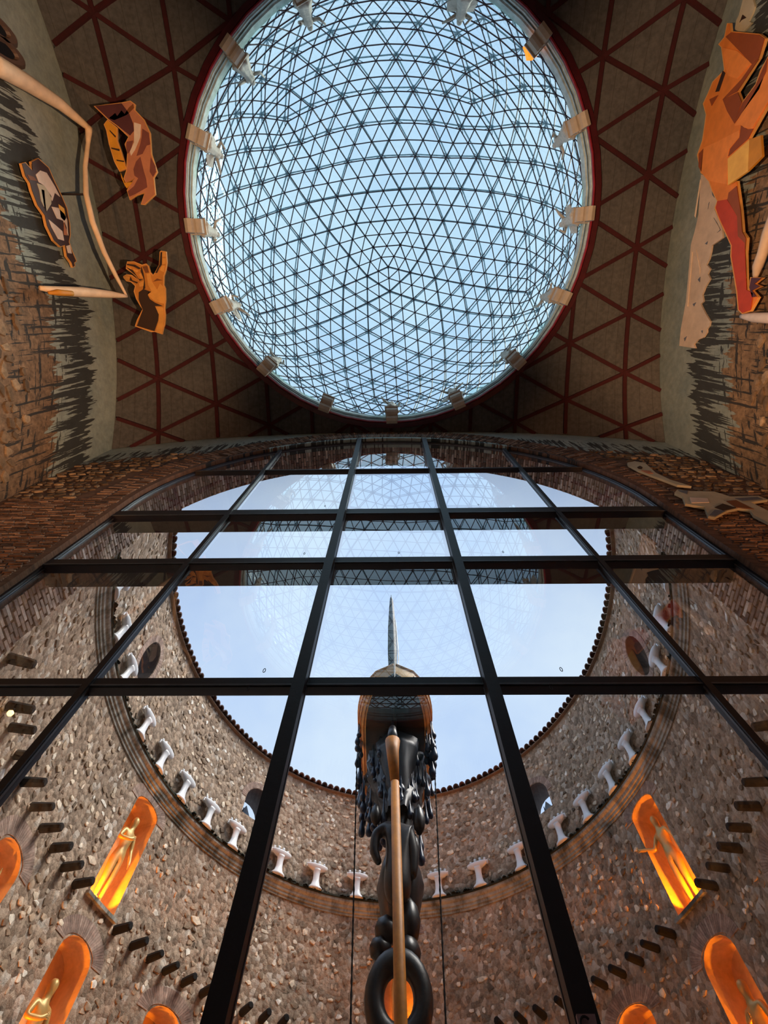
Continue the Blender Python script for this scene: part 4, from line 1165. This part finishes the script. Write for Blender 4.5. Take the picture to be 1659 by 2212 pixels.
for nm, P_, mt in (('dark_sleeve', [(600,1120),(700,1050),(870,1110),(790,1170),(840,1270),(960,1350),(1130,1420),(950,1420),(1030,1600),(1020,1730),(940,1965),(560,1850),(690,1500),(640,1390),(600,1270)], C_DARK),
    ('wrist_light', [(960,1430),(1130,1450),(1150,1640),(1130,1880),(1100,2010),(970,1970),(1030,1740),(1035,1600)], C_SKINL),
    ('palm_light', [(770,720),(850,700),(880,880),(1000,1060),(1060,930),(1140,1000),(1160,1100),(1165,1300),(1140,1370),(960,1320),(810,1200),(800,1130),(880,1100),(800,960)], C_SKINL),
    ('thumb_nail', [(680,560),(780,545),(820,690),(745,700)], C_MID), ('finger_shade', [(1075,250),(1105,250),(1100,520),(1040,600),(1000,700),(960,700),(1050,520)], C_DARK),
    ('finger_shade', [(340,500),(520,520),(650,600),(600,620),(480,560),(350,530)], C_DARK), ('finger_shade', [(330,570),(470,640),(600,830),(700,840),(620,870),(540,760),(400,640)], C_DARK),
    ('finger_shade', [(660,560),(700,700),(730,870),(740,1040),(690,1060),(720,860),(640,660)], C_DARK), ('finger_shade', [(420,780),(460,860),(580,900),(560,930),(440,880),(400,860)], C_DARK),
    ('finger_light', [(350,560),(440,590),(430,620),(360,600)], C_SKINL), ('finger_light', [(480,610),(600,650),(560,690),(490,650)], C_SKINL), ('finger_light', [(610,730),(650,700),(700,810),(640,810)], C_SKINL),
    ('finger_light', [(1110,250),(1170,250),(1185,350),(1110,350)], C_SKINL), ('finger_light', [(1110,380),(1185,380),(1180,500),(1110,510)], C_SKINL), ('finger_light', [(1100,540),(1165,540),(1145,680),(1060,640)], C_SKINL),
    ('finger_crease', [(910,890),(1000,820),(1120,860),(1000,870)], C_MID), ('finger_light', [(600,920),(710,870),(715,980),(620,1000)], C_SKINL), ('fingertip', [(285,800),(330,765),(400,790),(400,850),(330,860)], C_SKINL)):
    sheet(nm, HP(P_), mt, hand, pz, 2, .012, nrm=nz1)
V = []; F = []
for p in ((330,600),(320,690)):
    q = atz([p], 15.3)[0]; tube(V, F, [tuple(q), (q[0],q[1],vz(q[0],q[1])+.02)], .03, 6)
mob('fixing_rod', V, F, M_FRAME, hand)
# bent arm with gold sleeve
AP_ = lambda P: crop(190,210,8.85,P)
arm = tag(empty('arm_cutout', tuple(atz([(285,330)],15.25)[0])), 'salmon and gold painted cut-out of a bent arm under the concrete vault', 'cutout artwork')
out = AP_([(110,170),(640,100),(810,65),(900,130),(890,230),(1070,420),(1190,680),(1215,1080),(1325,1430),(1260,1540),(1290,1860),(1080,2060),(1010,2050),(1080,1830),(930,1880),(800,1965),(740,1780),(880,1560),(720,1640),(680,1550),(730,1400),(750,1060),(700,900),(770,760),(560,560),(380,430)])
sheet('backing', out, C_EDGE, arm, pz, 0, .06, nrm=nz1); sheet('arm_paint', shrink(out, 1.8), C_PINK, arm, pz, 1, .02, nrm=nz1)
g_ = AP_([(370,430),(555,575),(560,820),(640,1050),(735,1370),(600,1420),(500,1230),(400,900),(350,640),(300,520)])
g2 = AP_([(620,1440),(700,1640),(860,1620),(740,1740),(700,1680),(640,1540)]); 
sheet('gold_sleeve', g_, C_EDGE, arm, pz, 0, .06, nrm=nz1); sheet('gold_paint', shrink(g_, 1.8), C_GOLD, arm, pz, 1, .02, nrm=nz1); sheet('gold_paint', g2, C_GOLD, arm, pz, 1, .03, nrm=nz1)
for nm, P_, mt in (('plum_sleeve', [(140,170),(640,115),(780,300),(860,500),(875,640),(800,730),(560,540),(400,420)], C_PURP), ('arm_shade', [(1040,600),(1160,680),(1190,900),(1120,920),(1040,1080),(930,1120),(1000,900),(1030,760)], C_PINKD),
    ('arm_shade', [(740,850),(860,830),(820,1000),(760,1080),(730,960)], C_PINKD), ('hand_shade', [(1000,1140),(1060,1400),(1110,1560),(1130,1720),(900,1850),(790,1900),(760,1800),(880,1700),(960,1550),(890,1500),(870,1380),(920,1230)], C_PINKD),
    ('hand_shade', [(1200,1150),(1290,1320),(1300,1420),(1240,1520),(1180,1420)], C_PINKD), ('arm_light', [(880,480),(1010,520),(1000,760),(900,1000),(820,1120),(800,1040),(880,860),(880,640)], C_PALE),
    ('fringe', [(400,400),(520,300),(560,360),(640,250),(700,320),(780,200),(860,130),(880,200),(740,340),(600,400),(500,440)], C_MID), ('cuff_line', [(440,960),(600,990),(600,1030),(450,985)], C_DARK), ('cuff_line', [(540,1190),(690,1215),(680,1240),(550,1215)], C_DARK), ('cuff_line', [(410,620),(530,740),(520,770),(415,650)], C_DARK)):
    sheet(nm, AP_(P_), mt, arm, pz, 2, .012, nrm=nz1)
V = []; F = []
for p in ((290,280),(315,370)):
    q = atz([p], 15.3)[0]; tube(V, F, [tuple(q), (q[0],q[1],vz(q[0],q[1])+.02)], .03, 6)
mob('fixing_rod', V, F, M_FRAME, arm)
# oval cut-out on the left wall
OP = lambda P: crop(30,320,7.9,P)
oval = tag(empty('oval_cutout', tuple(atx([(105,440)],-8.1)[0])), 'dark oval painted cut-out with pale centre and a trailing arm on the left wall', 'cutout artwork')
px_ = cutter('x', -8.08, -1); nx1 = ('x', -1)
out = OP([(130,260),(200,240),(320,380),(300,230),(420,170),(600,330),(700,560),(830,830),(910,1020),(960,1280),(970,1480),(950,1600),(1000,1750),(1040,1840),(1075,1930),(1040,1960),(1050,2010),(1010,2040),(980,1960),(900,1850),(870,1660),(800,1690),(680,1580),(560,1330),(520,1150),(400,980),(300,720),(270,600),(190,480)])
sheet('backing', out, C_EDGE, oval, px_, 0, .06, nrm=nx1); sheet('dark_paint', shrink(out, 1.6), flat('dark_plum_brown', (.06,.03,.028)), oval, px_, 1, .02, nrm=nx1)
for nm, P_, mt in (('pale_field', [(380,450),(450,380),(560,420),(700,650),(790,830),(700,760),(660,900),(600,760),(520,640),(430,580)], C_PALE), ('pale_field', [(650,1000),(760,1020),(860,1120),(910,1220),(930,1490),(850,1240),(740,1200)], C_PALE),
    ('pale_field', [(600,1220),(720,1320),(830,1420),(860,1580),(760,1550),(650,1350)], C_PALE), ('amber_patch', [(770,960),(860,1030),(890,1200),(860,1240),(800,1180)], C_YEL), ('swirl', [(400,600),(520,640),(640,820),(640,950),(560,1080),(470,900),(440,720)], C_BONE),
    ('swirl_line', [(470,700),(520,720),(545,1000),(560,1090),(520,1000)], C_DARK), ('brown_patch', [(230,450),(340,490),(400,560),(280,540)], C_MID), ('arm_light', [(900,1670),(960,1650),(990,1800),(930,1790)], C_PALE), ('arm_light', [(860,1250),(900,1350),(910,1490),(860,1480)], C_PINK)):
    sheet(nm, OP(P_), mt, oval, px_, 2, .012, nrm=nx1)
V = []; F = []
for p in ((100,420),(120,500)):
    q = atx([p], -8.1)[0]; tube(V, F, [tuple(q), (XL-.02,q[1],q[2])], .03, 6)
mob('fixing_rod', V, F, M_FRAME, oval)
# bowed pale timber frame on the left wall
fr = tag(empty('bowed_timber_frame', tuple(atx([(190,280)],-7.7)[0])), 'pale bowed timber bands joined in a broken frame across the left wall', 'wall artwork')
def band(pts, radii, mat, par, name, flatk=1.0):
    Q = [atx([(x,y)], X)[0] for x, y, X in pts]; V = []; F = []
    Qs = []; rs = []
    for i in range(len(Q)-1):
        for k in range(4): Qs.append(Q[i]+(Q[i+1]-Q[i])*k/4); rs.append(radii[i]+(radii[i+1]-radii[i])*k/4)
    Qs.append(Q[-1]); rs.append(radii[-1]); tube(V, F, [tuple(q) for q in Qs], rs, 10); return mob(name, V, F, mat, par, True)
band([(-30,128,-8.0),(60,180,-7.95),(130,225,-7.8),(193,278,-7.65)], [.20,.17,.13,.07], C_ROPE, fr, 'upper_band')
band([(192,276,-7.62),(190,310,-7.65),(184,360,-7.65),(186,420,-7.6),(200,480,-7.55),(225,545,-7.45),(250,595,-7.35),(274,640,-7.22)], [.09,.05,.055,.065,.07,.065,.055,.03], C_ROPE, fr, 'bowed_band')
band([(274,640,-7.22),(240,636,-7.4),(180,631,-7.65),(130,629,-7.8),(86,622,-7.95)], [.04,.09,.12,.11,.05], C_ROPE, fr, 'lower_band')
band([(156,634,-7.62),(125,632,-7.72),(104,633,-7.84)], [.06,.07,.03], C_YELD, fr, 'torn_patch')
V = []; F = []
for (x, y, X) in ((60,180,-7.95),(186,420,-7.6),(180,631,-7.65)):
    q = atx([(x,y)], X)[0]; tube(V, F, [tuple(q), (XL-.02,q[1],q[2]-.1)], .025, 6)
mob('fixing_rod', V, F, M_FRAME, fr)
# two dark round openings at the top left
for k_, (x, y) in enumerate(((22,118),(4,70))):
    c = atx([(x,y)], XL)[0]; V = []; F = []
    o = tag(empty('wall_porthole', tuple(c)), ('dark round hole with worn rim beside the pale timber band, left wall','dark round hole at the very top left, cut by the frame edge')[k_], 'porthole')
    for i in range(20):
        a = 2*math.pi*i/20
        for r_, h in ((.62,0),(.52,.10),(.40,.10),(.36,.03)): V.append((XL+h, c[1]+r_*math.cos(a)*.42, c[2]-.5+r_*1.6*math.sin(a)))
    for i in range(20):
        for j in range(3): F.append((4*i+j, 4*i+j+1, 4*((i+1)%20)+j+1, 4*((i+1)%20)+j))
    mob('rim', V, F, flat('worn_rim%d' % k_, (.12,.07,.05)), o)
    V = [(XL+.04, c[1]+.38*math.cos(2*math.pi*i/20)*.42, c[2]-.5+.38*1.6*math.sin(2*math.pi*i/20)) for i in range(20)]+[(XL-.02, c[1]+.38*math.cos(2*math.pi*i/20)*.42, c[2]-.5+.38*1.6*math.sin(2*math.pi*i/20)) for i in range(20)]
    mob('dark_disc', V, [tuple(range(20)), tuple(range(39,19,-1))]+[(i,20+i,20+(i+1)%20,(i+1)%20) for i in range(20)], C_DARK if False else flat('black_hole%d' % k_, (.004,.003,.003)), o)
# angular orange figure on the right wall
F4 = lambda P: crop(1450,50,6.32,P); F5 = lambda P: crop(1440,380,5.53,P)
pr = cutter('x', 7.72, 1); nr1 = ('x', 1)
figr = tag(empty('figure_cutout', tuple(atx([(1560,300)],7.72)[0])), 'angular orange painted cut-out of a striding figure on the right wall', 'cutout artwork')
out = F4([(760,0),(800,0),(810,110),(1200,145),(1290,210),(1200,480),(910,940),(965,1080),(1150,830),(1210,650),(1320,450),(1500,150),(1560,800),(1320,1120),(1070,1570),(1080,1590),(770,1860),(800,2200)])+F5([(840,60),(890,420),(910,670),(960,740),(945,920),(955,1360),(980,1350),(1000,1210),(1150,1215),(1050,1290),(1130,1320),(1020,1370),(1095,1450),(1000,1620),(900,1650),(850,1600),(830,1380),(760,960),(765,830),(620,520),(570,380),(600,300),(540,180),(480,10)])+F4([(400,2050),(350,1800),(420,1600),(470,1250),(430,1100),(500,950),(560,800),(720,640),(680,330),(640,290),(720,190)])
sheet('backing', out, C_EDGE, figr, pr, 0, .06, nrm=nr1); sheet('orange_paint', shrink(out, 1.7), C_OR, figr, pr, 1, .02, nrm=nr1)
for nm, P_, mt in (('rust_facet', [(740,185),(815,125),(1190,160),(1270,215),(1190,480),(1100,560),(900,350)], C_RUST), ('rust_facet', [(1100,560),(1190,490),(900,930),(700,1040),(960,760)], C_RUST), ('rust_facet', [(700,1040),(905,945),(960,1085),(860,1370),(760,1200)], C_RUST),
    ('rust_facet', [(970,1090),(1150,845),(1310,480),(1290,660),(1200,900),(860,1370)], C_RUST), ('rust_facet', [(520,1040),(640,980),(550,1130)], C_RUST), ('rust_facet', [(600,940),(700,650),(735,680),(650,930)], C_DARK),
    ('rust_facet', [(950,1400),(1040,1450),(1120,1440),(1050,1575),(775,1820),(800,1720),(930,1560)], C_RUST), ('bright_facet', [(860,1400),(1020,1130),(1330,620),(1540,700),(1290,1120),(1100,1440),(1000,1430),(950,1390)], C_ORL),
    ('bright_facet', [(700,330),(900,380),(1090,540),(900,760),(780,720),(740,620)], C_ORL), ('bright_facet', [(440,1700),(620,1620),(930,1460),(930,1550),(790,1720),(770,1830),(760,2200),(500,2150),(400,2030)], C_ORL), ('rust_facet', [(375,1780),(440,1710),(410,2030),(370,1960)], C_RUST)):
    sheet(nm, F4(P_), mt, figr, pr, 2, .012, nrm=nr1)
for nm, P_, mt in (('red_leg', [(605,300),(720,280),(840,480),(850,720),(930,800),(950,1360),(1030,1400),(1000,1600),(900,1635),(860,1595),(845,1380),(775,960),(780,830),(620,480),(585,380)], C_RED), ('rust_facet', [(725,280),(740,200),(835,120),(880,420),(900,670),(945,745),(935,880),(930,800),(850,720),(840,480)], C_RUST), ('plum_foot', [(985,1330),(1010,1215),(1130,1220),(1045,1290),(1110,1320),(1015,1370),(1070,1440),(1020,1450)], C_PURP)):
    sheet(nm, F5(P_), mt, figr, pr, 3, .012, nrm=nr1)
sq = tag(empty('amber_board', tuple(atx([(1600,350)],7.6)[0])), 'amber two-tone folded board in front of the orange figure on the right wall', 'board')
pq = cutter('x', 7.62, 1)
sheet('bright_face', F4([(770,1850),(1065,1590),(1045,2020),(770,2212)]), C_YEL, sq, pq, 0, .05, nrm=nr1); sheet('dark_face', F4([(1065,1590),(1222,1530),(1240,1820),(1045,2020)]), C_YELD, sq, pq, 0, .05, nrm=nr1)
V = []; F = []
for p in ((1590,345),(1600,365)):
    q = atx([p], 7.66)[0]; tube(V, F, [tuple(q), (XR+.02,q[1],q[2])], .03, 6)
mob('fixing_rod', V, F, M_FRAME, sq)
V = []; F = []
for p in ((1560,180),(1545,330),(1585,480),(1610,600)):
    q = atx([p], 7.77)[0]; tube(V, F, [tuple(q), (XR+.02,q[1],q[2])], .03, 6)
mob('fixing_rod', V, F, M_FRAME, figr)
clo = tag(empty('canvas_drape', tuple(atx([(1500,600)],7.82)[0])), 'torn cream canvas hanging on the right wall behind the orange figure', 'canvas')
pc_ = cutter('x', 7.915, 1)
out = F5([(410,-20),(480,0),(600,300),(570,400),(660,620),(670,740),(600,790),(540,830),(530,900),(510,990),(475,1060),(520,1110),(490,1170),(520,1230),(460,1330),(425,1420),(440,1500),(405,1530),(460,1640),(520,1740),(510,1790),(480,1830),(480,1870),(440,1930),(370,1960),(325,2010),(345,2060),(150,2030),(170,1820),(230,1500),(290,820),(340,640),(380,460)])
sheet('canvas', out, C_CLOTH, clo, pc_, 0, .04, nrm=nr1)
for P_ in ([(455,810),(490,780),(480,820)], [(370,1240),(400,1205),(395,1270)], [(310,1530),(350,1510),(325,1560)], [(205,1940),(240,1915),(215,1975)], [(410,1850),(430,1845),(425,1880)], [(490,400),(510,310),(500,330)], [(540,180),(570,260),(545,230)], [(560,500),(640,640),(600,680),(640,650),(600,560)]):
    sheet('ink_mark', F5(P_), C_BLUE, clo, pc_, 1, .008, nrm=nr1)
for P_ in ([(330,480),(400,40),(408,60),(345,500)], [(240,1560),(300,900),(310,910),(255,1560)], [(350,880),(400,1100),(395,1180),(390,1100)]):
    sheet('fold_line', F5(P_), C_ROPE, clo, pc_, 1, .008, nrm=nr1)
bt_ = tag(empty('timber_bands', tuple(atx([(1640,620)],7.5)[0])), 'pale twisted timber band at the right edge of the frame, below the amber board', 'wall artwork')
band([(1690,430,7.7),(1660,505,7.7),(1648,545,7.7),(1637,575,7.72),(1632,598,7.75)], [.14,.12,.10,.10,.05], C_CLOTH, bt_, 'twisted_band')
band([(1602,683,7.75),(1630,686,7.72),(1665,687,7.7),(1720,690,7.7)], [.05,.10,.11,.12], C_PALE, bt_, 'level_band')
ws = tag(empty('pale_torn_board', tuple(atx([(1610,30)],7.8)[0])), 'pale torn board at the top right corner of the right wall', 'board')
sheet('board', crop(1440,0,7.575,[(1260,-60),(1400,-60),(1440,110),(1400,230),(1340,350),(1395,375),(1240,545),(1110,480),(1140,330),(1180,250)]), C_BONE, ws, pc_, 0, .04, nrm=nr1)
sheet('knot', crop(1440,0,7.575,[(1190,370),(1240,240),(1300,290),(1220,330)]), C_DARK, ws, pc_, 1, .01, nrm=nr1)
# bone-like cut-outs on the front wall
B6 = lambda P: crop(1340,980,5.2,P); pf = cutter('y', 3.40, 1); nf1 = ('y', 1)
b1 = tag(empty('bone_cutout', tuple(aty([(1400,1010)],3.4)[0])), 'long thin bone-shaped cut-out with an eye, on the front wall at right', 'cutout artwork')
sheet('backing', B6([(80,100),(160,85),(280,105),(400,215),(560,290),(800,365),(640,350),(330,235),(200,185),(90,125)]), C_BONE, b1, pf, 0, .05, nrm=nf1)
sheet('eye', B6([(190,150),(220,135),(250,150),(240,170),(205,165)]), C_DARK, b1, pf, 1, .01, nrm=nf1); sheet('flesh', B6([(230,185),(330,190),(370,220),(310,220)]), C_PINK, b1, pf, 1, .01, nrm=nf1)
b2 = tag(empty('bone_cutout', tuple(aty([(1560,1090)],3.4)[0])), 'wide winged bone-shaped cut-out on the front wall at the right edge', 'cutout artwork')
sheet('backing', B6([(610,440),(640,400),(800,420),(1060,425),(1230,480),(1560,475),(1659,515),(1470,545),(1659,640),(1800,700),(1800,820),(1659,770),(1500,690),(1460,635),(1330,610),(1200,640),(1060,715),(990,700),(950,600),(730,560),(700,480)]), C_BONE, b2, pf, 0, .05, nrm=nf1)
for P_, mt in (([(650,410),(760,415),(750,450),(690,430)], C_BLUE), ([(780,490),(980,500),(1000,545),(800,550)], C_PALE), ([(1060,600),(1150,560),(1300,605),(1160,635)], C_DARK), ([(1000,690),(1060,630),(1180,640),(1070,700)], C_BLUE), ([(1290,500),(1540,485),(1600,510),(1380,530)], C_BLUE), ([(1190,530),(1300,520),(1500,620),(1300,600)], C_MID)):
    sheet('painted_patch', B6(P_), mt, b2, pf, 1, .01, nrm=nf1)
